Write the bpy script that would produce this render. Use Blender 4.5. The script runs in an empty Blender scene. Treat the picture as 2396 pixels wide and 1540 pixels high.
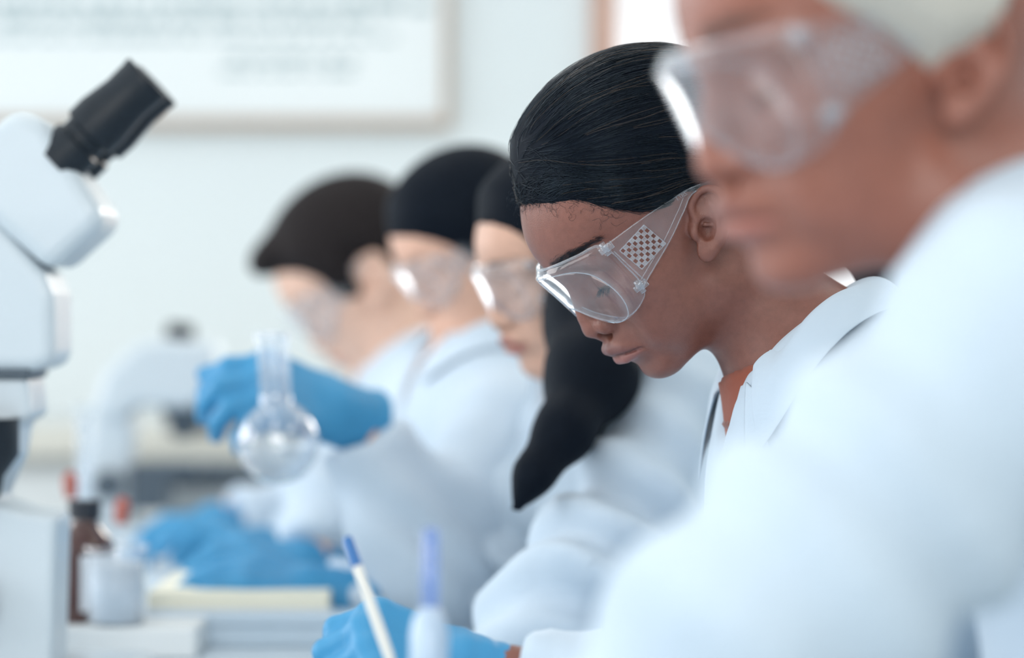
import bpy, bmesh, math, random
import numpy as np
from mathutils import Vector, Matrix

# ------------------------------------------------------------------ camera, world, lights
scene = bpy.context.scene
COL = scene.collection
CAM_Z = 1.14
FPX = 2396 * 85.0 / 36.0

def at(px, py, d):
    """world point seen at pixel (px, py) of the 2396x1540 frame, d metres in front of the camera"""
    return Vector(((px - 1198.0) / FPX * d, d, CAM_Z - (py - 770.0) / FPX * d))

cam_data = bpy.data.cameras.new('camera')
cam = bpy.data.objects.new('camera', cam_data)
COL.objects.link(cam)
cam.location = (0, 0, CAM_Z)
cam.rotation_euler = (math.radians(90), 0, 0)
cam_data.lens = 85.0
cam_data.sensor_width = 36.0
cam_data.clip_start = 0.05
cam_data.dof.use_dof = True
cam_data.dof.focus_distance = 1.90
cam_data.dof.aperture_fstop = 2.15
scene.camera = cam

scene.view_settings.view_transform = 'Standard'
scene.view_settings.look = 'None'
scene.view_settings.gamma = 1.0
scene.view_settings.use_curve_mapping = False
scene.view_settings.exposure = -0.04

scene.cycles.max_bounces = 5
scene.cycles.diffuse_bounces = 3
scene.cycles.glossy_bounces = 2
scene.cycles.transmission_bounces = 4
scene.cycles.transparent_max_bounces = 12
scene.cycles.caustics_reflective = False
scene.cycles.caustics_refractive = False

world = bpy.data.worlds.new('daylight')
scene.world = world
world.use_nodes = True
bg = world.node_tree.nodes['Background']
bg.inputs['Color'].default_value = (1.0, 0.985, 0.97, 1)
bg.inputs['Strength'].default_value = 1.25

def area(name, loc, target, size, energy, color):
    l = bpy.data.lights.new(name, 'AREA')
    l.shape = 'RECTANGLE'; l.size = size[0]; l.size_y = size[1]
    l.energy = energy; l.color = color
    o = bpy.data.objects.new(name, l); COL.objects.link(o)
    o.location = loc
    o.rotation_euler = (Vector(target) - Vector(loc)).to_track_quat('-Z', 'Y').to_euler()
    return o
# daylight from the windows on the left of the bench, and the window behind the row
area('window_light_left_rear', (-3.1, 3.75, 1.75), (0.1, 2.2, 1.1), (2.0, 1.4), 34, (0.97, 0.98, 1.0))
area('window_light_left_front', (-3.1, 1.25, 1.75), (0.1, 1.8, 1.1), (2.0, 1.4), 30, (0.97, 0.98, 1.0))
area('front_fill_light', (-0.20, -1.5, 2.0), (0.1, 2.2, 1.0), (2.4, 1.2), 40, (1.0, 0.98, 0.95))  # unseen fill behind the camera, added to brighten the near sides
area('window_light_rear', (1.1, 4.9, 1.75), (0.3, 2.0, 1.1), (1.5, 1.1), 60, (1.0, 0.93, 0.85))

# ------------------------------------------------------------------ materials
def new_mat(name):
    m = bpy.data.materials.new(name); m.use_nodes = True
    nt = m.node_tree; nt.nodes.clear()
    out = nt.nodes.new('ShaderNodeOutputMaterial')
    return m, nt, out
def N(nt, kind, **kw):
    n = nt.nodes.new(kind)
    for k, v in kw.items():
        if k in n.inputs: n.inputs[k].default_value = v
        else: setattr(n, k, v)
    return n
def rgba(c): return (c[0], c[1], c[2], 1)
def hexc(r, g, b):
    f = lambda v: (v/255/12.92) if v/255 <= .04045 else ((v/255+.055)/1.055)**2.4
    return (f(r), f(g), f(b))
def plain(name, color, rough=0.5, metal=0.0, spec=0.5, noise=0.06, nscale=40, bump=0.0, bscale=200, coat=0.0, sheen=0.0, tint=None):
    m, nt, out = new_mat(name)
    b = N(nt, 'ShaderNodeBsdfPrincipled', Roughness=rough, Metallic=metal)
    b.inputs['Specular IOR Level'].default_value = spec
    b.inputs['Coat Weight'].default_value = coat
    if tint: b.inputs['Specular Tint'].default_value = rgba(tint)
    b.inputs['Sheen Weight'].default_value = sheen
    tc = N(nt, 'ShaderNodeTexCoord')
    nz = N(nt, 'ShaderNodeTexNoise', Scale=nscale, Detail=4.0)
    nt.links.new(tc.outputs['Object'], nz.inputs['Vector'])
    mx = N(nt, 'ShaderNodeMix', data_type='RGBA')
    mx.inputs[6].default_value = rgba([c*(1-noise) for c in color])
    mx.inputs[7].default_value = rgba([min(1, c*(1+noise)) for c in color])
    nt.links.new(nz.outputs['Fac'], mx.inputs[0])
    nt.links.new(mx.outputs[2], b.inputs['Base Color'])
    if bump:
        bn = N(nt, 'ShaderNodeTexNoise', Scale=bscale, Detail=3.0)
        nt.links.new(tc.outputs['Object'], bn.inputs['Vector'])
        bp = N(nt, 'ShaderNodeBump', Strength=bump, Distance=0.001)
        nt.links.new(bn.outputs['Fac'], bp.inputs['Height'])
        nt.links.new(bp.outputs['Normal'], b.inputs['Normal'])
    nt.links.new(b.outputs[0], out.inputs[0])
    return m
def skin_mat(name, color, lip, hair, rough=0.38, red=(1.15, 0.75, 0.6)):
    m, nt, out = new_mat(name)
    b = N(nt, 'ShaderNodeBsdfPrincipled', Roughness=rough)
    b.inputs['Specular IOR Level'].default_value = 0.5
    b.inputs['Subsurface Weight'].default_value = 0.0
    b.inputs['Subsurface Radius'].default_value = (1.0, 0.4, 0.2)
    b.inputs['Subsurface Scale'].default_value = 0.004
    tc = N(nt, 'ShaderNodeTexCoord')
    nz = N(nt, 'ShaderNodeTexNoise', Scale=38.0, Detail=5.0)
    nt.links.new(tc.outputs['Object'], nz.inputs['Vector'])
    mx = N(nt, 'ShaderNodeMix', data_type='RGBA')
    mx.inputs[6].default_value = rgba([c*0.86 for c in color])
    mx.inputs[7].default_value = rgba([min(1, c*f) for c, f in zip(color, (1.16, 1.12, 1.1))])
    nt.links.new(nz.outputs['Fac'], mx.inputs[0])
    n3 = N(nt, 'ShaderNodeTexNoise', Scale=150.0, Detail=4.0, Roughness=0.65)
    nt.links.new(tc.outputs['Object'], n3.inputs['Vector'])
    r3 = N(nt, 'ShaderNodeMapRange'); r3.inputs[1].default_value = .35; r3.inputs[2].default_value = .7; r3.inputs[3].default_value = .90; r3.inputs[4].default_value = 1.06
    nt.links.new(n3.outputs['Fac'], r3.inputs[0])
    mu = N(nt, 'ShaderNodeVectorMath', operation='SCALE')
    nt.links.new(mx.outputs[2], mu.inputs[0]); nt.links.new(r3.outputs[0], mu.inputs['Scale'])
    prev = mu.outputs[0]
    for attr, col in (('lip', [c*.62 for c in lip]), ('lip_lower', lip), ('brow', hair)):
        a = N(nt, 'ShaderNodeAttribute', attribute_name=attr)
        mm = N(nt, 'ShaderNodeMix', data_type='RGBA')
        nt.links.new(a.outputs['Fac'], mm.inputs[0])
        nt.links.new(prev, mm.inputs[6]); mm.inputs[7].default_value = rgba(col)
        prev = mm.outputs[2]
    nt.links.new(prev, b.inputs['Base Color'])
    bn = N(nt, 'ShaderNodeTexNoise', Scale=1500.0, Detail=2.0)
    nt.links.new(tc.outputs['Object'], bn.inputs['Vector'])
    vo = N(nt, 'ShaderNodeTexVoronoi', Scale=1300.0)
    nt.links.new(tc.outputs['Object'], vo.inputs['Vector'])
    ad = N(nt, 'ShaderNodeMath', operation='ADD')
    nt.links.new(bn.outputs['Fac'], ad.inputs[0]); nt.links.new(vo.outputs['Distance'], ad.inputs[1])
    bp = N(nt, 'ShaderNodeBump', Strength=0.3, Distance=0.0004)
    nt.links.new(ad.outputs[0], bp.inputs['Height'])
    nt.links.new(bp.outputs['Normal'], b.inputs['Normal'])
    nt.links.new(b.outputs[0], out.inputs[0])
    return m
def clear_mat(name, tint=(0.96, 0.98, 1.0), haze=0.08, rough=0.03, ior=1.5, refl=1.0, hazecol=(0.9, 0.95, 1.0), edge=0.25):
    """thin clear plastic or glass wall: see-through, mirror-like at glancing angles, a little milky"""
    m, nt, out = new_mat(name)
    tr = N(nt, 'ShaderNodeBsdfTransparent', Color=rgba(tint))
    gl = N(nt, 'ShaderNodeBsdfGlossy', Roughness=rough, Color=(1, 1, 1, 1))
    df = N(nt, 'ShaderNodeBsdfDiffuse', Color=rgba(hazecol))
    tl = N(nt, 'ShaderNodeBsdfTranslucent', Color=rgba(hazecol))
    hz = N(nt, 'ShaderNodeMixShader'); hz.inputs[0].default_value = 0.5
    nt.links.new(df.outputs[0], hz.inputs[1]); nt.links.new(tl.outputs[0], hz.inputs[2])
    m1 = N(nt, 'ShaderNodeMixShader')
    tc = N(nt, 'ShaderNodeTexCoord')
    nz = N(nt, 'ShaderNodeTexNoise', Scale=90.0, Detail=6.0, Roughness=0.7)
    nt.links.new(tc.outputs['Object'], nz.inputs['Vector'])
    mr = N(nt, 'ShaderNodeMapRange')
    mr.inputs[1].default_value = 0.3; mr.inputs[2].default_value = 0.75
    mr.inputs[3].default_value = haze*0.5; mr.inputs[4].default_value = haze*1.6
    nt.links.new(nz.outputs['Fac'], mr.inputs[0])
    lw_ = N(nt, 'ShaderNodeLayerWeight', Blend=0.5)
    pw = N(nt, 'ShaderNodeMath', operation='POWER'); pw.inputs[1].default_value = 3.0
    nt.links.new(lw_.outputs['Facing'], pw.inputs[0])
    ea = N(nt, 'ShaderNodeMath', operation='MULTIPLY_ADD'); ea.inputs[1].default_value = edge; ea.use_clamp = True
    nt.links.new(pw.outputs[0], ea.inputs[0]); nt.links.new(mr.outputs[0], ea.inputs[2])
    nt.links.new(ea.outputs[0], m1.inputs[0])
    nt.links.new(tr.outputs[0], m1.inputs[1]); nt.links.new(hz.outputs[0], m1.inputs[2])
    fr = N(nt, 'ShaderNodeFresnel', IOR=ior)
    ml = N(nt, 'ShaderNodeMath', operation='MULTIPLY'); ml.inputs[1].default_value = refl
    ge = N(nt, 'ShaderNodeNewGeometry')
    inv = N(nt, 'ShaderNodeMath', operation='SUBTRACT'); inv.inputs[0].default_value = 1.0
    nt.links.new(ge.outputs['Backfacing'], inv.inputs[1])
    fb = N(nt, 'ShaderNodeMath', operation='MULTIPLY')
    nt.links.new(fr.outputs[0], fb.inputs[0]); nt.links.new(inv.outputs[0], fb.inputs[1])
    nt.links.new(fb.outputs[0], ml.inputs[0])
    ml.use_clamp = True
    m2 = N(nt, 'ShaderNodeMixShader')
    nt.links.new(ml.outputs[0], m2.inputs[0])
    nt.links.new(m1.outputs[0], m2.inputs[1]); nt.links.new(gl.outputs[0], m2.inputs[2])
    nt.links.new(m2.outputs[0], out.inputs[0])
    return m
def cloth_mat(name, color, weave=2600, bump=0.25, wr=0.35, wscale=14.0, rough=0.85):
    m, nt, out = new_mat(name)
    b = N(nt, 'ShaderNodeBsdfPrincipled', Roughness=rough)
    b.inputs['Specular IOR Level'].default_value = 0.2
    b.inputs['Sheen Weight'].default_value = 0.15
    tc = N(nt, 'ShaderNodeTexCoord')
    nz = N(nt, 'ShaderNodeTexNoise', Scale=18.0, Detail=4.0)
    nt.links.new(tc.outputs['Object'], nz.inputs['Vector'])
    mx = N(nt, 'ShaderNodeMix', data_type='RGBA')
    mx.inputs[6].default_value = rgba([c*0.95 for c in color])
    mx.inputs[7].default_value = rgba([min(1, c*1.03) for c in color])
    nt.links.new(nz.outputs['Fac'], mx.inputs[0]); nt.links.new(mx.outputs[2], b.inputs['Base Color'])
    wv = N(nt, 'ShaderNodeTexWave', Scale=weave/6.28, Distortion=0.6)
    wv.wave_type = 'BANDS'; wv.bands_direction = 'DIAGONAL'
    nt.links.new(tc.outputs['Object'], wv.inputs['Vector'])
    b1 = N(nt, 'ShaderNodeBump', Strength=bump, Distance=0.0003)
    nt.links.new(wv.outputs['Fac'], b1.inputs['Height'])
    n2 = N(nt, 'ShaderNodeTexNoise', Scale=wscale, Detail=3.0, Distortion=0.8)
    nt.links.new(tc.outputs['Object'], n2.inputs['Vector'])
    b2 = N(nt, 'ShaderNodeBump', Strength=wr, Distance=0.012)
    nt.links.new(n2.outputs['Fac'], b2.inputs['Height'])
    nt.links.new(b1.outputs['Normal'], b2.inputs['Normal'])
    nt.links.new(b2.outputs['Normal'], b.inputs['Normal'])
    nt.links.new(b.outputs[0], out.inputs[0])
    return m

MAT = {}
MAT['skin_dark'] = skin_mat('skin_deep_brown', hexc(134, 86, 74), hexc(150, 98, 92), hexc(38, 26, 24))
MAT['skin_brown'] = skin_mat('skin_warm_brown', hexc(150, 97, 82), hexc(168, 108, 96), hexc(60, 42, 36))
MAT['skin_tan'] = skin_mat('skin_tan', hexc(226, 182, 160), hexc(200, 130, 120), hexc(50, 40, 40))
MAT['skin_fair'] = skin_mat('skin_fair', hexc(232, 194, 174), hexc(214, 150, 140), hexc(70, 52, 46))
MAT['hair_black'] = plain('hair_black', (0.005, 0.007, 0.012), 0.6, spec=0.10, noise=0.3, nscale=300, tint=(.6, .8, 1))
MAT['hair_strand'] = plain('hair_strand_black', (0.006, 0.008, 0.014), 0.30, spec=0.5, noise=0.5, nscale=200, tint=(.6, .82, 1))
MAT['hair_light'] = plain('hair_strand_brown', (0.11, 0.075, 0.055), 0.35, spec=0.6, noise=0.4, nscale=200)
MAT['hair_brown'] = plain('hair_dark_brown', (0.014, 0.011, 0.012), 0.65, spec=0.15, noise=0.3, nscale=300, bump=0.6, bscale=400)
MAT['hair_pale'] = plain('hair_pale_cropped', hexc(196, 194, 186), 0.9, noise=0.12, nscale=400, bump=0.6, bscale=900)
MAT['coat'] = cloth_mat('coat_white_cotton', hexc(200, 217, 232))
MAT['lens'] = clear_mat('clear_polycarbonate', haze=0.055, refl=1.0)
MAT['lens_edge'] = clear_mat('clear_plastic_edge', haze=0.16, refl=1.4, rough=0.08, edge=.45)
MAT['vent'] = clear_mat('clear_plastic_vent', haze=0.34, refl=1.4, rough=0.1, edge=.3)
MAT['glass'] = clear_mat('clear_lab_glass', haze=0.10, refl=1.5, ior=1.6)
MAT['glove'] = plain('glove_blue_nitrile', hexc(62, 146, 194), 0.5, spec=0.4, noise=0.12, nscale=30, bump=0.5, bscale=120)
MAT['shirt_rust'] = cloth_mat('shirt_rust_cotton', hexc(150, 84, 66))

# ------------------------------------------------------------------ signed-distance modelling
def V3(*a): return np.array(a, dtype=np.float32)
def ell(P, c, r):
    r = np.asarray(r, np.float32)
    q = (P - np.asarray(c, np.float32)) / r
    k0 = np.sqrt(np.einsum('ij,ij->i', q, q)); q = q / r
    k1 = np.sqrt(np.einsum('ij,ij->i', q, q)) + 1e-9
    return k0 * (k0 - 1.0) / k1
def sph(P, c, r):
    q = P - np.asarray(c, np.float32)
    return np.sqrt(np.einsum('ij,ij->i', q, q)) - r
def cap(P, a, b, ra, rb=None):
    if rb is None: rb = ra
    a = np.asarray(a, np.float32); b = np.asarray(b, np.float32)
    ab = b - a; q = P - a
    t = np.clip((q @ ab) / max(1e-12, float(ab @ ab)), 0, 1)
    q = q - t[:, None] * ab
    return np.sqrt(np.einsum('ij,ij->i', q, q)) - (ra + (rb - ra) * t)
def smin(a, b, k):
    h = np.maximum(k - np.abs(a - b), 0) / k
    return np.minimum(a, b) - h*h*k*0.25
def smax(a, b, k): return -smin(-a, -b, k)
def chain(P, pts, k=0.0):
    """pts: (x, y, z, r) rows joined by tapered capsules"""
    d = None
    for p, q in zip(pts[:-1], pts[1:]):
        c = cap(P, p[:3], q[:3], p[3], q[3])
        d = c if d is None else (smin(d, c, k) if k else np.minimum(d, c))
    return d
def axis(segs):
    out = []
    for a, b, s in segs:
        n = max(1, int(round((b - a) / s)))
        out.append(np.linspace(a, b, n, endpoint=False))
    out.append(np.array([segs[-1][1]]))
    return np.concatenate(out).astype(np.float32)

def surface(fn, ax, ay, az, project=2, margin=0.02, B=24):
    """surface nets over a rectilinear grid (spacing may vary); returns verts, quads"""
    nx, ny, nz = len(ax), len(ay), len(az)
    D = np.full((nx, ny, nz), 1.0, np.float32)
    blocks = []
    for i in range(0, nx, B):
        for j in range(0, ny, B):
            for k in range(0, nz, B):
                blocks.append((i, min(nx, i+B), j, min(ny, j+B), k, min(nz, k+B)))
    cen = []; rad = []
    for (i0, i1, j0, j1, k0, k1) in blocks:
        lo = V3(ax[i0], ay[j0], az[k0]); hi = V3(ax[i1-1], ay[j1-1], az[k1-1])
        cen.append((lo+hi)/2); rad.append(np.linalg.norm(hi-lo)/2)
    dc = fn(np.array(cen, np.float32))
    for (i0, i1, j0, j1, k0, k1), d, r in zip(blocks, dc, rad):
        if abs(d) > 1.6*r + margin:
            D[i0:i1, j0:j1, k0:k1] = d; continue
        X, Y, Z = np.meshgrid(ax[i0:i1], ay[j0:j1], az[k0:k1], indexing='ij')
        D[i0:i1, j0:j1, k0:k1] = fn(np.stack([X.ravel(), Y.ravel(), Z.ravel()], 1)).reshape(X.shape)
    S = D < 0
    cnt = np.zeros((nx-1, ny-1, nz-1), np.int8)
    for dx in (0, 1):
        for dy in (0, 1):
            for dz in (0, 1):
                cnt += S[dx:nx-1+dx, dy:ny-1+dy, dz:nz-1+dz]
    act = (cnt > 0) & (cnt < 8)
    I, J, K = np.nonzero(act)
    idx = np.full(act.shape, -1, np.int32); idx[I, J, K] = np.arange(len(I))
    acc = np.zeros((len(I), 3), np.float32); num = np.zeros(len(I), np.float32)
    corners = [(a, b, c) for a in (0, 1) for b in (0, 1) for c in (0, 1)]
    pos = lambda o: np.stack([ax[I+o[0]], ay[J+o[1]], az[K+o[2]]], 1)
    for o in corners:
        for d in range(3):
            if o[d]: continue
            q = list(o); q[d] = 1
            v0 = D[I+o[0], J+o[1], K+o[2]]; v1 = D[I+q[0], J+q[1], K+q[2]]
            m = (v0 < 0) != (v1 < 0)
            t = np.where(m, v0 / np.where(m, v0 - v1, 1), 0)[:, None]
            p = pos(o) * (1-t) + pos(q) * t
            acc += np.where(m[:, None], p, 0); num += m
    verts = acc / num[:, None]
    quads = []
    for d in range(3):
        e = [slice(None)]*3; f = [slice(None)]*3
        e[d] = slice(0, -1); f[d] = slice(1, None)
        a = S[tuple(e)]; b = S[tuple(f)]
        o1, o2 = (d+1) % 3, (d+2) % 3
        ch = np.argwhere(a != b)
        n = act.shape
        ok = (ch[:, o1] > 0) & (ch[:, o2] > 0) & (ch[:, o1] < n[o1]) & (ch[:, o2] < n[o2])
        ch = ch[ok]
        ins = a[ch[:, 0], ch[:, 1], ch[:, 2]]
        def cell(s1, s2):
            c = ch.copy(); c[:, o1] -= s1; c[:, o2] -= s2
            return idx[c[:, 0], c[:, 1], c[:, 2]]
        q = np.stack([cell(1, 1), cell(0, 1), cell(0, 0), cell(1, 0)], 1)
        q[~ins] = q[~ins][:, ::-1]
        quads.append(q)
    quads = np.concatenate(quads)
    quads = quads[(quads >= 0).all(1)]
    for _ in range(project):
        d, g = grad(fn, verts)
        step = np.clip(d, -0.004, 0.004)[:, None] * g
        verts = verts - step.astype(np.float32)
    return verts, quads
def grad(fn, P, e=0.0006):
    d = fn(P)
    g = np.stack([fn(P + V3(e, 0, 0)) - d, fn(P + V3(0, e, 0)) - d, fn(P + V3(0, 0, e)) - d], 1) / e
    n = np.linalg.norm(g, axis=1, keepdims=True) + 1e-6
    return d / n[:, 0], g / n

def mesh_obj(name, verts, faces, mat, parent=None, smooth=True):
    me = bpy.data.meshes.new(name)
    if isinstance(faces, np.ndarray):
        verts = np.asarray(verts, np.float32)
        me.vertices.add(len(verts)); me.vertices.foreach_set('co', verts.ravel())
        n = faces.shape[1]
        me.loops.add(faces.size); me.loops.foreach_set('vertex_index', faces.astype(np.int32).ravel())
        me.polygons.add(len(faces)); me.polygons.foreach_set('loop_start', np.arange(0, faces.size, n, dtype=np.int32))
        me.update(calc_edges=True); me.validate()
    else:
        me.from_pydata([tuple(v) for v in verts], [], [tuple(f) for f in faces]); me.update()
    if smooth: me.polygons.foreach_set('use_smooth', [True]*len(me.polygons))
    if mat is not None: me.materials.append(MAT[mat] if isinstance(mat, str) else mat)
    o = bpy.data.objects.new(name, me); COL.objects.link(o)
    if parent is not None: adopt(o, parent)
    return o
def adopt(o, parent):
    """parent while keeping world coordinates of the mesh data (parents are unrotated empties or meshes at the origin)"""
    o.parent = parent
    o.matrix_parent_inverse = parent_matrix(parent).inverted()
def parent_matrix(p):
    m = Matrix.LocRotScale(p.location, p.rotation_euler, p.scale)
    return (parent_matrix(p.parent) @ p.matrix_parent_inverse @ m) if p.parent else m
def empty(name, loc, label=None, cat=None, group=None):
    o = bpy.data.objects.new(name, None); COL.objects.link(o)
    o.empty_display_size = 0.05; o.location = loc
    if label: tag(o, label, cat, group)
    return o
def tag(o, label, cat, group=None):
    o['label'] = label; o['category'] = cat
    if group: o['group'] = group
    return o

# ------------------------------------------------------------------ heads
def sym(P):
    Q = P.copy(); Q[:, 1] = np.abs(Q[:, 1]); return Q
def skull(Q, h):
    """cranium, brow, cheeks and jaw in millimetres (forward, side, up), ears and features left out"""
    fb = h.get('forehead', 0)
    d = ell(Q, (0, 0, 52), (99, 73, 87))
    d = smin(d, ell(Q, (36, 0, 52), (65+fb, 60, 52)), 16)
    d = smin(d, ell(Q, (38, 0, -6), (52, 61, 58)), 22)
    d = smin(d, ell(Q, (44, 0, -44), (45, h.get('lowface', 46), 41)), 22)
    d = smin(d, cap(Q, (12, h.get('gonion', 45), -50), (71, 15, -75), 15, 12.5), 20)
    return d
def smooth_rows(rows, n):
    r = np.array(rows); t = np.linspace(0, len(r)-1, n); i = np.minimum(t.astype(int), len(r)-2); u = (t-i)[:, None]
    p0, p1, p2, p3 = r[np.maximum(i-1, 0)], r[i], r[i+1], r[np.minimum(i+2, len(r)-1)]
    return [tuple(x) for x in 0.5*(2*p1 + (p2-p0)*u + (2*p0-5*p1+4*p2-p3)*u*u + (3*p1-p0-3*p2+p3)*u**3)]
def ear_sdf(Q, h):
    t = math.radians(h.get('ear_tilt', 33)); fl = math.radians(24)
    A = V3(-math.sin(t), 0, math.cos(t))                       # long axis
    Bb = V3(-math.cos(t), 0, -math.sin(t)); B = Bb*math.cos(fl) + V3(0, 1, 0)*math.sin(fl)
    W = np.cross(A, B); W = W if W[1] > 0 else -W
    o = V3(*h.get('ear_at', (-1, 69, 0)))
    q = Q - o
    E = (np.stack([q @ A, q @ B, q @ W], 1)/h.get('ear', 0.93)).astype(np.float32)
    bowl = ell(E, (3, 5, 1.5), (27, 16, 4.5))
    bowl = smin(bowl, cap(E, (0, -6, -4), (0, 6, -2), 10, 7), 5)
    helix = chain(E, smooth_rows([(1, 0, 3.5, 2.4), (6, -7, 4.5, 3.0), (17, -10, 5.5, 3.3), (26, -5, 6.5, 3.3), (31, 4, 7.5, 3.3),
                      (28, 14, 8, 3.3), (17, 20, 8, 3.2), (3, 20, 7, 3.0), (-10, 14, 5, 3.0), (-20, 6, 3.5, 4.0)], 20))
    lobe = ell(E, (-22, 0, 3), (9, 8, 4.2))
    anti = chain(E, smooth_rows([(21, 3, 4, 2.0), (14, 9, 5.5, 2.6), (3, 12.5, 6, 2.8), (-8, 9, 5, 3.0), (-13, 3, 4.5, 3.2)], 9))
    d = smin(bowl, helix, 3.0)
    d = smin(d, lobe, 6)
    d = smin(d, anti, 3.0)
    d = smin(d, ell(E, (-5, -8.5, 4.0), (6.5, 4.0, 4.5)), 4)    # tragus
    d = smax(d, -ell(E, (-3, 2, 6.5), (10, 7.5, 8.5)), 2.5)      # concha
    d = smax(d, -ell(E, (18, 1, 9), (8, 4, 5)), 2.5)
    d = smin(d, cap(E, (1, 0, 1.5), (0, 8, 1.5), 2.0, 1.4), 2)
    return d
def face(Q, h):
    """whole head surface, millimetres"""
    d = skull(Q, h)
    m = (Q[:, 0] > 28) & (Q[:, 2] < 62) & (d > -30) & (d < 45)
    if m.any(): d[m] = features(Q[m], d[m], h)
    if h.get('ears', True):
        e = V3(*h.get('ear_at', (-1, 69, 0)))
        m = ((Q - e)**2).sum(1) < 58**2
        if m.any(): d[m] = smin(d[m], ear_sdf(Q[m], h), 3.0)
    return d
def features(Q, d, h):
    lp = h.get('lip', 1.0); nl = h.get('nose', 0.0); nw = h.get('nosew', 1.0)
    d = smin(d, cap(Q, (92, 0, 33), (76, 44, 29), 9.0, 8.0), 14)
    d = smin(d, ell(Q, (60, 43, -9), (25, 21, 19)), 16)          # cheekbones
    d = smin(d, ell(Q, (56, 37, -40), (27, 19, 26)), 16)
    d = smin(d, ell(Q, (h.get('chin', 77.5), 0, -75.8), (13, 17, 13)), 12)    # chin
    d = smin(d, ell(Q, (77, 0, -45), (27.5, 27, 24)), 12)        # muzzle
    d = smax(d, -sph(Q, (105, 32, 13), 20), 13)                  # orbits
    lid = sph(Q, (73.5, 31.5, 11), 14.2)
    lid = smax(lid, -cap(Q, (90, 20, 5.6), (84, 44, 6.6), 0.7), 1.6)
    d = smin(d, lid, 4.5)
    d = smax(d, -cap(Q, (90.5, 24, 20.0), (84, 42, 19.5), 0.6), 3.0)  # lid fold
    # nose
    d = smin(d, cap(Q, (91, 0, 26), (101.5+nl*0.5, 0, -8), 6.2, 8.0), 9)
    d = smin(d, ell(Q, (100.8+nl, 0, -20.0), (11.6, 12, 10.4)), 7)
    d = smin(d, ell(Q, (95.5+nl*.5, 14*nw, -21.5), (10.0, 7.5, 8.5)), 4)
    d = smin(d, cap(Q, (105+nl, 0, -24), (99, 0, -31), 4.5, 5.0), 5)
    d = smax(d, -ell(Q, (99.5+nl*.7, 8.4*nw, -29.0), (7.5, 4.2, 6.0)), 2.0)
    # mouth
    d = smax(d, -cap(Q, (112, 0, -36.5), (112, 0, -30), 3.2), 6)
    up = chain(Q, [(101.6+lp*1.4, 0, -43.4, 4.8*lp), (101.3+lp*1.4, 5.5, -42.6, 5.1*lp), (97.5, 15, -46, 4.3), (88, 25, -51.2, 2.2)])
    lo = chain(Q, [(98.6+lp*1.3, 0, -55.6, 5.9*lp), (96.8+lp, 9, -55.4, 5.6*lp), (88.5, 24, -52.6, 2.4)])
    d = smin(d, np.minimum(up, lo), 3.4)
    d = smax(d, -chain(Q, [(107.5, 0, -49.4, 1.5), (105, 8, -48.9, 1.5), (96.5, 18, -50.4, 1.6), (89, 26, -52.4, 1.7), (87, 28.5, -53.7, 1.4)]), 1.2)
    d = smax(d, -cap(Q, (103, 0, -67.0), (94, 22, -68), 7.0, 5.0), 9)
    return d
class Head:
    def __init__(s, tragion, pitch, yaw, roll=0.0, scale=1.0, **h):
        p, y, r = math.radians(pitch), math.radians(yaw), math.radians(roll)
        F = V3(-math.cos(y)*math.cos(p), -math.sin(y)*math.cos(p), -math.sin(p))
        L = V3(math.sin(y), -math.cos(y), 0)
        U = np.cross(F, L)
        L, U = L*math.cos(r) + U*math.sin(r), U*math.cos(r) - L*math.sin(r)
        s.R = np.stack([F, L, U], 1).astype(np.float32)          # columns
        s.o = np.asarray(tragion, np.float32); s.k = 0.001*scale; s.h = h
    def local(s, P): return ((P - s.o) @ s.R) / s.k
    def world(s, q):
        q = np.asarray(q, np.float32)
        return (q*s.k) @ s.R.T + s.o
    def wp(s, f, l, u): return Vector(s.world((f, l, u)).tolist())
    def sdf(s, P):
        hc = s.world((5, 0, 20)); R = 165*s.k
        q = P - hc; d = np.sqrt(np.einsum('ij,ij->i', q, q)) - R
        m = d < 0.012
        if m.any(): d[m] = face(sym(s.local(P[m])), s.h) * s.k
        return d

# ------------------------------------------------------------------ hair
def sstep(x, a, b):
    t = np.clip((x - a) / (b - a), 0, 1); return t*t*(3 - 2*t)
def hairline_fn(pts):
    f = np.array([p[0] for p in pts], np.float32); u = np.array([p[1] for p in pts], np.float32)
    o = np.argsort(f); f, u = f[o], u[o]
    return lambda x: np.interp(x, f, u).astype(np.float32)
def hair_sdf(head, line, thick, ramp=60.0, k=5.0, vol=None):
    """hair volume over the skull: grows from the hairline upward; millimetres scaled to metres"""
    def fn(P):
        Q = sym(head.local(P))
        d = skull(Q, head.h)
        d = smin(d, cap(Q, (92, 0, 33), (76, 44, 29), 9.0, 8.0), 14)
        over = Q[:, 2] - line(Q[:, 0])
        d = d - (1.2 + thick * sstep(over, -4, ramp))
        if vol is not None: d = vol(Q, d)
        return smax(d, -over * 0.75, k) * head.k
    return fn
def tubes(paths, radii, sides=3):
    """paths (n, m, 3), radii (n, m): one mesh of thin strands"""
    n, m, _ = paths.shape
    T = np.gradient(paths, axis=1); T /= np.linalg.norm(T, axis=2, keepdims=True) + 1e-9
    ref = np.zeros_like(T); ref[..., 2] = 1
    ref[np.abs(T[..., 2]) > 0.9] = (0, 1, 0)
    A = np.cross(T, ref); A /= np.linalg.norm(A, axis=2, keepdims=True) + 1e-9
    Bv = np.cross(T, A)
    vs = []
    for s in range(sides):
        a = 2*math.pi*s/sides
        vs.append(paths + radii[..., None]*(A*math.cos(a) + Bv*math.sin(a)))
    Vt = np.stack(vs, 2).reshape(-1, 3)
    base = (np.arange(n)[:, None]*m + np.arange(m-1)[None, :])*sides
    F = []
    for s in range(sides):
        s2 = (s+1) % sides
        F.append(np.stack([base+s, base+s2, base+sides+s2, base+sides+s], 2).reshape(-1, 4))
    return Vt.astype(np.float32), np.concatenate(F).astype(np.int32)
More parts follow.
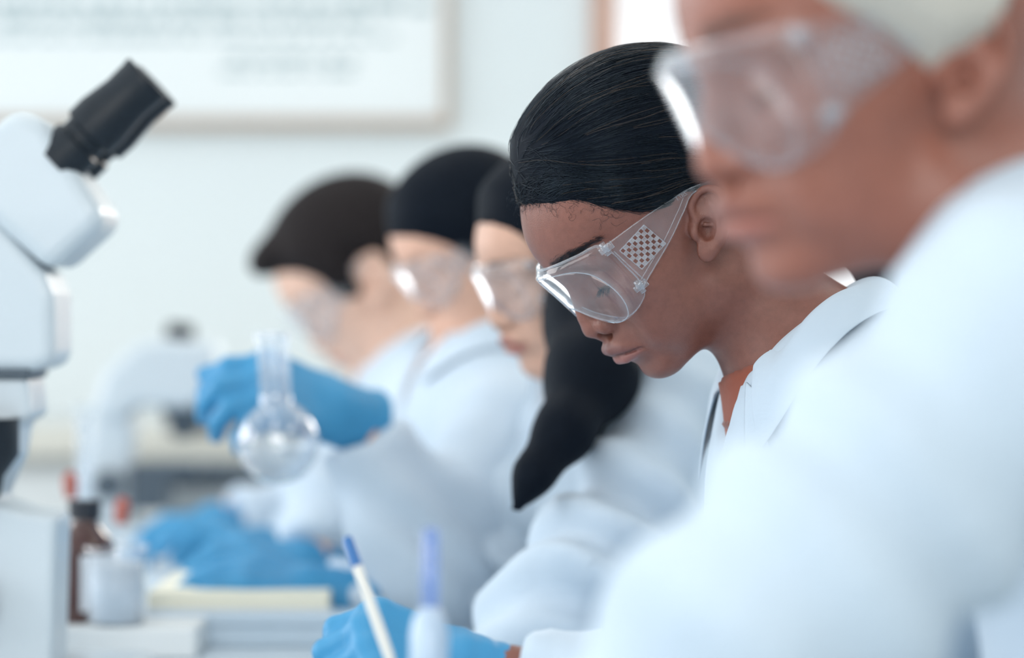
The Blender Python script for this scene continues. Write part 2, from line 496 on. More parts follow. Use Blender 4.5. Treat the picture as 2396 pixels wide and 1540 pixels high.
def grow_strands(fn, starts, dirfn, steps, step, rng, lift=0.0006, jitter=0.0006):
    P = starts.astype(np.float32).copy(); out = []
    off = (lift + jitter*rng.standard_normal(len(P))).astype(np.float32)
    for i in range(steps):
        d, g = grad(fn, P)
        P = P - (d - off)[:, None]*g
        out.append(P.copy())
        t = dirfn(P, i); t = t - (t*g).sum(1, keepdims=True)*g
        t /= np.linalg.norm(t, axis=1, keepdims=True) + 1e-6
        P = P + t.astype(np.float32)*step
    return np.stack(out, 1)

# ------------------------------------------------------------------ bodies
def lerp(a, b, t): return a + (b - a)*t
def noise3(P, f, seed=0):
    """cheap smooth pseudo noise from a few sines"""
    r = np.random.default_rng(seed); o = np.zeros(len(P), np.float32)
    for i in range(5):
        w = r.standard_normal(3); w = w/np.linalg.norm(w)*f*(0.7+0.6*r.random())
        o += np.sin(P @ w.astype(np.float32) + r.random()*6.28)
    return o/5
def V(*a): return np.array(a, np.float32)
def npv(v): return np.array(v[:], np.float32)
class Body:
    """joints in world metres; J keys: neck, chest, pelvis, shl, shr, ell_, elr, wrl, wrr, kneel, kneer"""
    def __init__(s, head, J, bulk=1.0, fwd=(-1, 0, 0), seed=1, neck_r=0.052, sleeve=1.0, fold=1.0, open_r=0.080, neck_top=(-16, 0, -28), shirt_h=0.012):
        s.head, s.J, s.b, s.seed = head, {k: npv(v) for k, v in J.items()}, bulk, seed
        s.fwd = npv(fwd)/np.linalg.norm(fwd); s.neck_r = neck_r; s.sl = sleeve; s.fold = fold; s.open_r = open_r
        s.neck_top = neck_top; s.shirt_h = shirt_h
    def torso(s, P, e):
        J, b = s.J, s.b
        left = (J['shl'] - J['shr']); left = left/np.linalg.norm(left)
        up = J['neck'] - J['pelvis']; up = up/np.linalg.norm(up)
        f = np.cross(left, up); f /= np.linalg.norm(f)
        def loc(P, c): q = P - c; return np.stack([q @ f, q @ left, q @ up], 1).astype(np.float32)
        d = ell(loc(P, J['chest']), (0, 0, 0), (0.108*b+e, 0.155*b+e, 0.19+e))
        d = smin(d, cap(P, lerp(J['shl'], J['shr'], .04), lerp(J['shr'], J['shl'], .04), 0.052*b+e), 0.07)
        d = smin(d, cap(P, lerp(J['shl'], J['neck'], .6), lerp(J['shr'], J['neck'], .6), 0.045+e), 0.06)
        d = smin(d, ell(loc(P, lerp(J['pelvis'], J['chest'], .38)), (0, 0, 0), (0.105*b+e, 0.135*b+e, 0.17+e)), 0.07)
        d = smin(d, ell(loc(P, J['pelvis']), (0, 0, 0), (0.115*b+e, 0.165*b+e, 0.12+e)), 0.06)
        return d
    def body(s, P):
        J, b = s.J, s.b
        d = s.head.sdf(P)
        top = s.head.world(s.neck_top)
        d = smin(d, cap(P, top, J['neck'], s.neck_r*0.97, s.neck_r*1.08), 0.022)
        m = P[:, 2] < s.J['neck'][2] + 0.17
        if not m.any(): return d
        if not m.all():
            d[m] = s.lower(P[m], d[m]); return d
        return s.lower(P, d)
    def lower(s, P, d):
        J, b = s.J, s.b
        t = s.torso(P, 0.0)
        for a in 'lr':
            t = smin(t, chain(P, [(*J['sh'+a], .047*b), (*J['el'+a], .036*b), (*J['wr'+a], .026*b)]), 0.03)
            t = smin(t, cap(P, J['wr'+a], J['ha'+a], .018*b, .012*b), 0.02)
            t = smin(t, chain(P, [(*s.hip(a), .075*b), (*J['knee'+a], .052*b), (*J['foot'+a], .034*b)]), 0.05)
            t = smin(t, cap(P, J['foot'+a], J['foot'+a] + s.fwd*.17 + V(0, 0, -.035), .036, .026), 0.03)
        return smin(d, t, 0.05)
    def hip(s, a): return lerp(s.J['pelvis'], s.J['sh'+a], 0.0) + (s.J['sh'+a]-s.J['sh'+('r' if a == 'l' else 'l')])*0.22
    def coat_base(s, P):
        J, b = s.J, s.b
        d = s.torso(P, 0.016)
        for a in 'lr':
            sh, el, wr = J['sh'+a], J['el'+a], J['wr'+a]
            cuff = lerp(el, wr, 0.93)
            sl = chain(P, [(*sh, .068*b*s.sl), (*lerp(sh, el, .55), .062*b*s.sl), (*el, .057*b*s.sl)], 0.02)
            fo = chain(P, [(*el, .057*b*s.sl), (*lerp(el, wr, .45), .054*b*s.sl), (*cuff, .048*b*s.sl)], 0.02)
            ax = (wr-el)/np.linalg.norm(wr-el)
            fo = smax(fo, (P - cuff) @ ax, 0.006)
            sl = smin(sl, fo, 0.045)
            ua = (el-sh)/np.linalg.norm(el-sh); q = P - el
            w1 = np.sin((q @ ua)*95 + 2.6*noise3(P, 22, s.seed) + 1.2*noise3(P, 45, s.seed+3))
            amp = 0.0048*s.fold*np.exp(-((q*q).sum(1))/(0.15**2)) + 0.0012*s.fold
            sl = sl + amp*w1
            d = smin(d, sl, 0.035)
        d = d + 0.0035*s.fold*noise3(P, 30, s.seed+7) + 0.0016*s.fold*noise3(P, 75, s.seed+9)
        for a in 'lr':
            d = smin(d, cap(P, s.hip(a), lerp(s.hip(a), J['knee'+a], .75), .098*b, .085*b), 0.05)
        return d
    def coat(s, P):
        J = s.J; d = s.coat_base(P)
        # neck opening and front V
        top = s.head.world(s.neck_top); ax = J['neck'] - top; ax = ax/np.linalg.norm(ax)
        hole = cap(P, J['neck'] + ax*0.02, J['neck'] - ax*0.12, s.open_r*0.8, s.open_r*1.1)
        fr = J['chest'] + s.fwd*0.13
        vee = cap(P, J['neck'] + s.fwd*0.065, lerp(J['neck'], J['chest'], .62) + s.fwd*0.125, 0.036, 0.006)
        return smax(smax(d, -hole, 0.006), -vee, 0.006)
    def shirt(s, P):
        top = s.head.world(s.neck_top); J = s.J
        d = smin(s.torso(P, 0.0), cap(P, top, J['neck'], s.neck_r*0.97, s.neck_r*1.08), 0.05) - 0.005
        ax = top - J['neck']; ax = ax/np.linalg.norm(ax)
        nrm = ax - s.fwd*0.55; nrm = nrm/np.linalg.norm(nrm)
        d = smax(d, (P - (J['neck'] + s.fwd*0.055 + ax*s.shirt_h)) @ nrm, 0.003)
        return smax(d, (J['pelvis'][2] + .05) - P[:, 2], 0.005)
    def trousers(s, P):
        J, b = s.J, s.b; t = None
        for a in 'lr':
            c = chain(P, [(*s.hip(a), .084*b), (*J['knee'+a], .066*b), (*(J['foot'+a]+V(0, 0, .05)), .052*b)])
            t = c if t is None else smin(t, c, 0.03)
        t = smin(t, ell(P, J['pelvis'], (.125*b, .17*b, .11)), 0.05)
        return smax(t, (min(J['footl'][2], J['footr'][2]) + .01) - P[:, 2], 0.004)
def bounds_axes(lo, hi, coarse, fine=None):
    """coarse grid over lo..hi, refined to fine[2] between fine[0] and fine[1]"""
    ax = []
    for i in range(3):
        if fine is None: ax.append(axis([(lo[i], hi[i], coarse)])); continue
        a, b = max(lo[i], fine[0][i]), min(hi[i], fine[1][i])
        segs = []
        if a - lo[i] > coarse*0.3: segs.append((lo[i], a, coarse))
        segs.append((a, b, fine[2]))
        if hi[i] - b > coarse*0.3: segs.append((b, hi[i], coarse))
        ax.append(axis(segs))
    return ax
def joint_bounds(body, pad):
    pts = np.array([v for v in body.J.values()])
    lo, hi = pts.min(0) - pad, pts.max(0) + pad
    c = body.head.o
    return np.minimum(lo, c - .17), np.maximum(hi, c + .20)
def set_attr(o, name, vals):
    a = o.data.attributes.new(name, 'FLOAT', 'POINT'); a.data.foreach_set('value', vals.astype(np.float32))
def face_attrs(o, head, verts):
    Q = sym(head.local(verts))
    lp = head.h.get('lip', 1.0)
    up = chain(Q, [(101.6+lp*1.4, 0, -43.4, 4.8*lp), (101.3+lp*1.4, 5.5, -42.6, 5.1*lp), (97.5, 15, -46, 4.3), (88, 25, -51.2, 2.2)])
    lo = chain(Q, [(98.6+lp*1.3, 0, -55.6, 5.9*lp), (96.8+lp, 9, -55.4, 5.6*lp), (88.5, 24, -52.6, 2.4)])
    lip = 1 - sstep(np.minimum(up, lo), 0.0, 1.4)
    lip *= sstep(Q[:, 0], 85, 90)
    low = lip*(up >= lo); lip = lip*(up < lo)
    set_attr(o, 'lip_lower', low)
    by = 41.0 + 3.0*np.sin(np.clip((Q[:, 1]-10)/42, 0, 1)*2.4)
    w = 5.2 - 3.2*sstep(Q[:, 1], 25, 52)
    brow = (1 - sstep(np.abs(Q[:, 2]-by), w*0.5, w)) * sstep(Q[:, 1], 9, 14) * (1 - sstep(Q[:, 1], 48, 54)) * (Q[:, 0] > 50)
    lash = (1 - sstep(np.abs(Q[:, 2] - 5.9), 0.7, 2.2)) * sstep(Q[:, 1], 19, 22)*(1 - sstep(Q[:, 1], 42, 45))*(Q[:, 0] > 74)
    set_attr(o, 'lip', lip); set_attr(o, 'brow', np.clip(brow*0.7 + lash*0.9, 0, 1))

def build_person(label, body, skin, coat='coat', shirt='shirt_rust', fine=0.0022, coarse=0.012, coat_res=0.010, coat_fine=None, base=None, trousers=True):
    head = body.head
    root = empty('person', base if base else (float(body.J['pelvis'][0]), float(body.J['pelvis'][1]), 0.0), label, 'person')
    lo, hi = joint_bounds(body, 0.10)
    R = 0.135*head.k*1000
    hc = head.world((10, 0, 25))
    ax = bounds_axes(lo, hi, coarse, (hc - R*1.05, hc + R*1.05, fine))
    v, q = surface(body.body, *ax, margin=0.03)
    b = mesh_obj('body', v, q, skin, root); face_attrs(b, head, v)
    lo2, hi2 = joint_bounds(body, 0.16); hi2[2] = min(hi2[2], float(max(body.J['neck'][2], body.J['shl'][2], body.J['shr'][2]) + 0.16))
    ax = bounds_axes(lo2, hi2, coat_res, coat_fine)
    v, q = surface(body.coat, *ax, margin=0.04, project=2)
    mesh_obj('lab_coat', v, q, coat, root)
    if shirt:
        lo3 = body.J['chest'] - V(.24, .26, .24); hi3 = body.J['neck'] + V(.22, .26, .10)
        lo3 = np.minimum(lo3, body.J['neck'] - .2); hi3 = np.maximum(hi3, body.J['chest'] + V(.24, .26, .1))
        v, q = surface(body.shirt, *bounds_axes(lo3, hi3, 0.007), margin=0.04)
        mesh_obj('shirt', v, q, shirt, root)
    if trousers:
        pts = np.array([body.J[k] for k in ('pelvis', 'kneel', 'kneer', 'footl', 'footr')])
        v, q = surface(body.trousers, *bounds_axes(pts.min(0)-.24, pts.max(0)+.16, 0.016), margin=0.04)
        mesh_obj('trousers', v, q, 'trousers', root)
    return root
MAT['trousers'] = cloth_mat('trousers_navy', hexc(48, 54, 70))

def sit(J, fwd=(-1, 0, 0)):
    """fill in the legs of someone seated on a lab stool"""
    f = npv(fwd)/np.linalg.norm(fwd); l = np.array([f[1]*-1, f[0], 0], np.float32)
    left = npv(J['shl']) - npv(J['shr']); left[2] = 0; left /= np.linalg.norm(left)
    p = npv(J['pelvis'])
    J['kneel'] = p + f*.38 + left*.11 + V(0, 0, -.03); J['kneer'] = p + f*.38 - left*.11 + V(0, 0, -.03)
    J['footl'] = p + f*.30 + left*.11; J['footl'][2] = .30; J['footr'] = p + f*.30 - left*.11; J['footr'][2] = .30
    for a in 'lr':
        if 'ha'+a not in J:
            w = npv(J['wr'+a]); e = npv(J['el'+a]); t = npv(J['gl'+a]) if 'gl'+a in J else w + (w-e); d = (t-w)/np.linalg.norm(t-w); J['ha'+a] = w + d*.055
    for k in ('gll', 'glr'): J.pop(k, None)
    return J

# ------------------------------------------------------------------ safety goggles
def catmull(pts, n, closed=True):
    pts = np.array(pts, np.float64); m = len(pts); out = []
    segs = m if closed else m-1
    for i in range(n):
        t = i/n*segs if closed else i/(n-1)*segs
        k = min(int(t), segs-1); u = t-k
        if closed: p0, p1, p2, p3 = pts[(k-1) % m], pts[k], pts[(k+1) % m], pts[(k+2) % m]
        else: p0, p1, p2, p3 = pts[max(k-1, 0)], pts[k], pts[k+1], pts[min(k+2, m-1)]
        out.append(0.5*((2*p1) + (p2-p0)*u + (2*p0-5*p1+4*p2-p3)*u*u + (3*p1-p0-3*p2+p3)*u**3))
    return np.array(out)
def mirror_loop(half):
    """half runs top centre -> left side -> bottom centre as (f, l, u); returns the closed loop"""
    return list(half) + [(f, -l, u) for f, l, u in half[-2:0:-1]]
def ring_faces(n, a, b): return [(a+i, a+(i+1) % n, b+(i+1) % n, b+i) for i in range(n)]
def path_tube(pts, r, sides=6, closed=False):
    pts = np.array(pts, np.float64); m = len(pts)
    T = (np.roll(pts, -1, 0) - np.roll(pts, 1, 0)) if closed else np.gradient(pts, axis=0)
    T /= np.linalg.norm(T, axis=1, keepdims=True) + 1e-12
    r = np.broadcast_to(np.asarray(r, float), (m,))
    nrm = np.cross(T[0], (0.3, 0.2, 0.93)); nrm /= np.linalg.norm(nrm)
    vs, fs = [], []
    for i in range(m):
        nrm = nrm - T[i]*(nrm @ T[i]); nrm /= np.linalg.norm(nrm)
        bn = np.cross(T[i], nrm)
        for s in range(sides):
            a = 2*math.pi*s/sides
            vs.append(pts[i] + r[i]*(nrm*math.cos(a) + bn*math.sin(a)))
    for i in range(m if closed else m-1):
        for s in range(sides):
            j = (i+1) % m
            fs.append((i*sides+s, i*sides+(s+1) % sides, j*sides+(s+1) % sides, j*sides+s))
    if not closed:
        fs.append(tuple(range(sides-1, -1, -1))); fs.append(tuple(range((m-1)*sides, m*sides)))
    return vs, fs
def box_local(c, ax, half):
    """8 verts, 6 faces of a box with centre c, axes ax (3 rows), half sizes"""
    vs = [np.array(c) + sum(s*h*np.array(a) for s, h, a in zip(sg, half, ax)) for sg in
          [(-1,-1,-1),(1,-1,-1),(1,1,-1),(-1,1,-1),(-1,-1,1),(1,-1,1),(1,1,1),(-1,1,1)]]
    return vs, [(0,3,2,1),(4,5,6,7),(0,1,5,4),(1,2,6,5),(2,3,7,6),(3,0,4,7)]
def merge(parts):
    vs, fs = [], []
    for v, f in parts:
        o = len(vs); vs += list(v); fs += [tuple(i+o for i in q) for q in f]
    return vs, fs
def solidify(o, t, offset=0.0):
    m = o.modifiers.new('thickness', 'SOLIDIFY'); m.thickness = t; m.offset = offset; return o
def goggles(head, label, detail=True, text=True):
    root = empty('safety_goggles', head.wp(104, 0, 15), label, 'goggles', 'clear safety goggles worn along the bench')
    k = head.k
    W = lambda vs: head.world(np.array(vs, np.float32))
    def part(name, vf, mat, parent=root, smooth=True):
        vs, fs = vf
        return mesh_obj(name, W(vs), fs, mat, parent, smooth)
    def S(l, u): return 116 - .009*l*l - .22*(38-u)*max(0.0, 1-(l/58.0)**2)
    A = [(0, 38), (26, 36.5), (42, 31.5), (52, 21), (57.5, 4), (58, -10), (53, -20), (42, -22), (30, -17.5), (17, -8), (8, 0), (0, 3)]
    A = [(S(l, u), l, u) for l, u in A]
    Bk = [(110.5, 0, 43.5), (104, 26, 43), (91, 46, 41.5), (75, 63, 38.5), (70, 67.5, 15), (68.5, 68, -7), (76, 62, -17), (86, 46, -22),
          (93, 31, -17), (99, 17, -8), (102, 8, -1), (103, 0, 2)]
    n = 88
    a = catmull(mirror_loop(A), n); b = catmull(mirror_loop(Bk), n)
    # front lens: concentric rings on the curved plate
    vs, fs = [], []
    rings = [1.0, .82, .6, .36, .14]
    for t in rings:
        for p in a:
            l = p[1]*t; u = 18 + (p[2]-18)*t
            vs.append((S(l, u) if t < 1 else p[0], l, u))
    for i in range(len(rings)-1): fs += ring_faces(n, i*n, (i+1)*n)
    fs.append(tuple(range((len(rings)-1)*n, len(rings)*n)))
    lens = solidify(part('lens', (vs, fs), 'lens'), 1.6*k)
    vs = [tuple(a[i]*(1-t) + b[i]*t + np.array([0, 1, 0])*math.sin(math.pi*t)*(2.2 if abs(a[i][1]) > 30 else 0)*np.sign(a[i][1])) for t in (0, .33, .66, 1) for i in range(n)]
    fs = sum([ring_faces(n, i*n, (i+1)*n) for i in range(3)], [])
    shield = solidify(part('side_shield', (vs, fs), 'lens'), 1.4*k)
    part('lens_edge', path_tube(a, 0.5, 6, True), 'lens_edge', lens)
    part('brow_rim', path_tube(b, [1.1 if p[2] > 36 else 0.55 for p in b], 6, True), 'lens_edge', shield)
    for sg in (1, -1):
        # temple plate: ruled between its top and bottom edge, cells cut out for the vents
        top = catmull([(74, 37.5), (55, 37), (34, 36), (12, 34), (-6, 32), (-30, 25)], 91, False)
        bot = catmull([(68, -6.5), (63, -4), (30, 9), (8, 20), (-8, 27), (-32, 20)], 91, False)
        m = 91; nt = 30
        def lat(f): return 68.5 + 5.5*min(1, max(0, (70-f)/75.0)) + (1.2 if f < -8 else 0)
        P = np.zeros((m, nt+1, 3))
        for i in range(m):
            for j in range(nt+1):
                fu = bot[i]*(1-j/nt) + top[i]*(j/nt)
                P[i, j] = (fu[0], lat(fu[0])*sg, fu[1])
        # vent field in its own skewed frame
        o = np.array([67.0, 27.3]); e1 = np.array([39.5, 31.5]) - o; e2 = np.array([61.5, 5.0]) - o
        inv = np.linalg.inv(np.stack([e1, e2], 1))
        vs = [tuple(P[i, j]) for i in range(m) for j in range(nt+1)]; fs = []
        for i in range(m-1):
            for j in range(nt):
                c = (P[i, j] + P[i+1, j+1])/2
                st = inv @ (np.array([c[0], c[2]]) - o)
                if detail and 0 < st[0] < 1 and 0 < st[1] < 1 + .0*st[0]: continue
                fs.append((i*(nt+1)+j, (i+1)*(nt+1)+j, (i+1)*(nt+1)+j+1, i*(nt+1)+j+1))
        temple = solidify(part('temple', (vs, fs), 'lens'), 1.5*k)
        if detail:
            nc, nr = 8, 7
            bars = []
            for ci in range(nc):
                for ri in range(nr):
                    c2 = o + e1*((ci+.5)/nc) + e2*((ri+.5)/nr)
                    a1 = np.array([e1[0], 0, e1[1]]); a2 = np.array([e2[0], 0, e2[1]])
                    h1, h2 = np.linalg.norm(a1)/nc/2, np.linalg.norm(a2)/nr/2
                    a1 = a1/np.linalg.norm(a1); a2 = a2/np.linalg.norm(a2)
                    if (ci + ri) % 2:
                        bars.append(box_local((c2[0], (lat(c2[0])+.5)*sg, c2[1]), (a1, a2, (0, 1, 0)), (h1*1.0, h2*.92, 1.0)))
            for ci in range(nc+1):
                p, q = o + e1*(ci/nc), o + e1*(ci/nc) + e2
                bars.append(path_tube([(p[0], lat(p[0])*sg, p[1]), (q[0], lat(q[0])*sg, q[1])], .42, 4))
            for ri in (0, nr):
                p, q = o + e2*(ri/nr), o + e2*(ri/nr) + e1
                bars.append(path_tube([(p[0], lat(p[0])*sg, p[1]), (q[0], lat(q[0])*sg, q[1])], .5, 4))
            part('vent_grid', merge(bars), 'vent', temple, smooth=False)
        edge = [(f, lat(f)*sg, u) for f, u in top[:80]]
        edge2 = [(f, lat(f)*sg, u) for f, u in bot[:80]]
        part('temple_edge', merge([path_tube(edge, .55, 5), path_tube(edge2, .7, 5),
             path_tube([(71, lat(70)*sg, 30), (65, lat(64)*sg, -3.5)], .6, 5),
             path_tube([(f+3, (lat(f)+.4)*sg, u+3.5) for f, u in bot[6:66]], .45, 5)]), 'lens_edge', temple)
        for (f, u) in ((74.5, 35.5), (70, -5)):
            kn = merge([path_tube([(f+.5, 67*sg, u-5.5), (f+.7, 67.5*sg, u+5.5)], 2.5, 12),
                        box_local((f-2.5, 69*sg, u), ((1, 0, 0), (0, 1, 0), (0, 0, 1)), (3.2, 1.3, 3.0)),
                        box_local((f+3.0, 67*sg, u), ((1, 0, 0), (0, 1, 0), (0, 0, 1)), (2.6, 1.2, 2.4))])
            part('hinge', kn, 'lens_edge', temple)
        if detail and text and sg == 1:
            # raised marking moulded into the inner face, so it reads mirrored from outside
            for txt, f0, u0, sz in (('Z87.1', 2, 29.6, 4.4), ('OVERSPECS', 14, 32.3, 2.6)):
                if txt == 'OVERSPECS': continue
                cu = bpy.data.curves.new('marking', 'FONT'); cu.body = txt; cu.size = sz; cu.extrude = 0.25
                cu.align_x = 'CENTER'
                tmp = bpy.data.objects.new('marking', cu); COL.objects.link(tmp)
                me = tmp.to_mesh(); vs = []
                dirv = np.array([1, 0, .12]); dirv = dirv/np.linalg.norm(dirv); upv = np.array([-.12, 0, 1])
                for vv in me.vertices:
                    p = np.array([f0, 0, u0]) + dirv*vv.co.x + upv*vv.co.y
                    vs.append((p[0], lat(p[0]) + .9 + vv.co.z, p[2]))
                fs = [tuple(pp.vertices) for pp in me.polygons]
                tmp.to_mesh_clear(); bpy.data.objects.remove(tmp)
                part('moulded_marking', (vs, fs), 'lens_edge', temple, smooth=False)
    return root

# ------------------------------------------------------------------ collars, gloves, hands
def collar(body, parent, coat='coat', r_in=0.060, stand=0.022, width=0.062, gap=48, point=1.12, off=0.006):
    """turned-down collar that follows the coat; ends in two points at the front"""
    top = body.head.world(body.neck_top); n0 = body.J['neck']
    ax = top - n0; ax /= np.linalg.norm(ax)
    f = body.fwd - ax*(body.fwd @ ax); f /= np.linalg.norm(f)
    l = np.cross(ax, f)
    m = 46; rows = []
    phis = np.radians(np.linspace(gap, 360-gap, m))
    e = np.abs(np.linspace(-1, 1, m))
    D = np.cos(phis)[:, None]*f + np.sin(phis)[:, None]*l
    front = sstep(e, 0.55, 1.0)
    rr = r_in*(1 + 0.10*front)
    c = n0 + ax*0.004 - ax[None, :]*(front*0.012)[:, None]
    inner = c + D*rr[:, None]*0.97 - ax*0.012
    fold = c + D*(rr[:, None]*1.02) + ax*stand*(1 - .45*front)[:, None]
    fold2 = c + D*(rr[:, None] + .006) + ax*(stand*(1 - .45*front) - .001)[:, None]
    outer = c + D*(rr + width*0.75)[:, None] - ax*(0.014 + front*width*(point-1))[:, None] + f*(front*0.030)[:, None]
    rows = [inner, lerp(inner, fold, .6), fold, fold2, lerp(fold2, outer, .3), lerp(fold2, outer, .65), outer]
    for k in (4, 5, 6):
        P = rows[k].astype(np.float32)
        for _ in range(4):
            d, g = grad(body.coat_base, P, 0.002)
            want = off + (0.010 if k == 4 else 0.004 if k == 5 else 0.0)
            move = np.where(d < want, d - want, np.where(k == 6, d - want, np.maximum(d - want - .012, 0)))
            P = P - np.clip(move, -.02, .02)[:, None]*g
        rows[k] = P
    pj = fold2.astype(np.float32)
    for _ in range(5):
        d, g = grad(body.coat_base, pj, 0.002); pj = pj - np.clip(d - .0045, -.02, .02)[:, None]*g
    w_ = sstep(e, .72, .97)[:, None]
    for k in range(4): rows[k] = rows[k]*(1-w_) + pj*w_
    rows[4] = rows[4]*(1-w_) + lerp(pj, rows[6], .33)*w_; rows[5] = rows[5]*(1-w_) + lerp(pj, rows[6], .66)*w_
    for k in (4, 5):
        P = rows[k].astype(np.float32); d, g = grad(body.coat_base, P, 0.002)
        rows[k] = P - np.minimum(d - off, 0)[:, None]*g
    vs = np.concatenate(rows); fs = []
    for r in range(len(rows)-1):
        for i in range(m-1):
            fs.append((r*m+i, r*m+i+1, (r+1)*m+i+1, (r+1)*m+i))
    o = mesh_obj('collar', vs, fs, coat, parent)
    solidify(o, 0.0022, 0)
    o.modifiers.new('smooth', 'SUBSURF').levels = 1; o.modifiers['smooth'].render_levels = 2
    return o
def leaf(name, body, corners, nu, nv, off, mat, parent, thick=0.002):
    """cloth panel laid on the coat; corners = two polylines of world points"""
    a = np.array([npv(p) for p in corners[0]]); b = np.array([npv(p) for p in corners[1]])
    a = catmull(a, nu, False); b = catmull(b, nu, False)
    P = np.concatenate([a*(1-j/(nv-1)) + b*(j/(nv-1)) for j in range(nv)]).astype(np.float32)
    for _ in range(5):
        d, g = grad(body.coat_base, P, 0.002)
        P = P - np.clip(d - off, -.02, .02)[:, None]*g
    fs = [(j*nu+i, j*nu+i+1, (j+1)*nu+i+1, (j+1)*nu+i) for j in range(nv-1) for i in range(nu-1)]
    o = mesh_obj(name, P, fs, mat, parent); solidify(o, thick, 0)
    return o
def glove(parent, wrist, fwd, back, left=True, curl=(30, 35, 25), thumb=(35, -25), spread=4, scale=1.0, curls=None, mat='glove', cuff=0.055, res=0.0032):
    """five-fingered nitrile glove; fwd = wrist to knuckles, back = out of the back of the hand"""
    X = npv(fwd); X = X/np.linalg.norm(X); Z = npv(back); Z = Z - X*(Z @ X); Z /= np.linalg.norm(Z)
    Y = np.cross(Z, X)*(-1 if left else 1)                       # towards the thumb
    w = npv(wrist); k = 0.001*scale
    segs = []
    ys = (30, 10, -10, -29); ls = (70, 78, 73, 57); xs = (86, 92, 88, 80)
    tips = []
    for i in range(4):
        c = curls[i] if curls else curl
        p = np.array([xs[i], ys[i]*0.92, 0.0]); ang = 0.0; sp = math.radians((1.5-i)*spread)
        rows = [(*p, 10.5)]
        for frac, cc, r in zip((.47, .30, .23), c, (9.6, 8.8, 7.4)):
            ang += math.radians(cc)
            d = np.array([math.cos(ang)*math.cos(sp), math.cos(ang)*math.sin(sp), -math.sin(ang)])
            p = p + d*ls[i]*frac*1.08
            rows.append((*p, r))
        segs.append(rows); tips.append(p)
    a1, a2 = math.radians(thumb[0]), math.radians(thumb[1])
    t0 = np.array([22, 24, -6.0]); d1 = np.array([math.cos(a1), math.sin(a1)*math.cos(a2), math.sin(a2)])
    t1 = t0 + d1*46; d2 = np.array([math.cos(a1*.55), math.sin(a1*.55)*math.cos(a2), math.sin(a2)*1.5]); d2 /= np.linalg.norm(d2)
    t2 = t1 + d2*34; d3 = np.array([math.cos(a1*.2), math.sin(a1*.2)*.6, math.sin(a2)*1.9]); d3 /= np.linalg.norm(d3)
    t3 = t2 + d3*24
    segs.append([(*t0, 14), (*t1, 11.5), (*t2, 10), (*t3, 8)])
    M = np.stack([X, Y, Z], 1).astype(np.float32)
    def fn(P):
        Q = ((P - w) @ M)/k
        d = chain(Q, [(-cuff*1000, 0, 0, 33), (-10, 0, 0, 29), (20, 0, 0, 27)])
        d = smax(d, -cuff*1000*1.0 - Q[:, 0], 3)
        Qz = Q*V(1, 1, 1.45)
        pal = None
        for i in range(4):
            c = cap(Qz, (10, ys[i]*.5, 0), (xs[i], ys[i]*.92, 0), 20, 15.5)
            pal = c if pal is None else smin(pal, c, 8)
        d = smin(d, pal*.8, 12)
        for i, rows in enumerate(segs):
            d = smin(d, chain(Q, rows, 2.0), 7 if i < 4 else 12)
        wr = np.sin(Q[:, 0]*.45 + 1.5*noise3(Q, .09, 3))*.7*np.exp(-((Q[:, 0]+8)/26)**2)
        return (d + wr + .35*noise3(Q, .25, 5))*k
    allp = np.array([r[:3] for s_ in segs for r in s_] + [(-cuff*1000, 34, 34), (-cuff*1000, -34, -34), (20, 34, 30), (20, -34, -30)])
    wp = (allp*k) @ M.T + w
    v, q = surface(fn, *bounds_axes(wp.min(0)-.02, wp.max(0)+.02, res), margin=0.01)
    o = mesh_obj('glove', v, q, mat, parent)
    return o, [(t*k) @ M.T + w for t in tips]
def hand_dir(a, b): return npv(b) - npv(a)
def lathe(profile, center, axis_dir=(0, 0, 1), n=28):
    """profile rows (radius, height) revolved about axis through center"""
    z = npv(axis_dir).astype(np.float64); z /= np.linalg.norm(z)
    x = np.cross(z, (0.13, 0.95, 0.28)); x /= np.linalg.norm(x); y = np.cross(z, x)
    c = np.array(npv(center), np.float64); vs, fs = [], []
    for r, h in profile:
        for i in range(n):
            a = 2*math.pi*i/n
            vs.append(c + z*h + (x*math.cos(a) + y*math.sin(a))*max(r, 1e-5))
    for k in range(len(profile)-1):
        fs += [(k*n+i, k*n+(i+1) % n, (k+1)*n+(i+1) % n, (k+1)*n+i) for i in range(n)]
    fs.append(tuple(range(n-1, -1, -1))); fs.append(tuple(range((len(profile)-1)*n, len(profile)*n)))
    return vs, fs
def prism(poly, y0, y1):
    """side outline poly [(x, z)] swept in depth from y0 to y1"""
    n = len(poly)
    vs = [(x, y0, z) for x, z in poly] + [(x, y1, z) for x, z in poly]
    fs = [tuple(range(n-1, -1, -1)), tuple(range(n, 2*n))] + [(i, (i+1) % n, n+(i+1) % n, n+i) for i in range(n)]
    return vs, fs
def bevel(o, w, seg=3):
    m = o.modifiers.new('bevel', 'BEVEL'); m.width = w; m.segments = seg; m.limit_method = 'ANGLE'; m.angle_limit = math.radians(35); return o
def add(name, vf, mat, parent=None, smooth=False, bev=0.0):
    o = mesh_obj(name, vf[0], vf[1], mat, parent, smooth)
    me = o.data; bm = bmesh.new(); bm.from_mesh(me); bmesh.ops.recalc_face_normals(bm, faces=bm.faces); bm.to_mesh(me); bm.free()
    if bev: bevel(o, bev)
    return o
def auto(o, deg=40):
    me = o.data
    me.polygons.foreach_set('use_smooth', [True]*len(me.polygons))
    me.set_sharp_from_angle(angle=math.radians(deg)); return o
def boxw(x0, x1, y0, y1, z0, z1): return prism([(x0, z0), (x1, z0), (x1, z1), (x0, z1)], y0, y1)

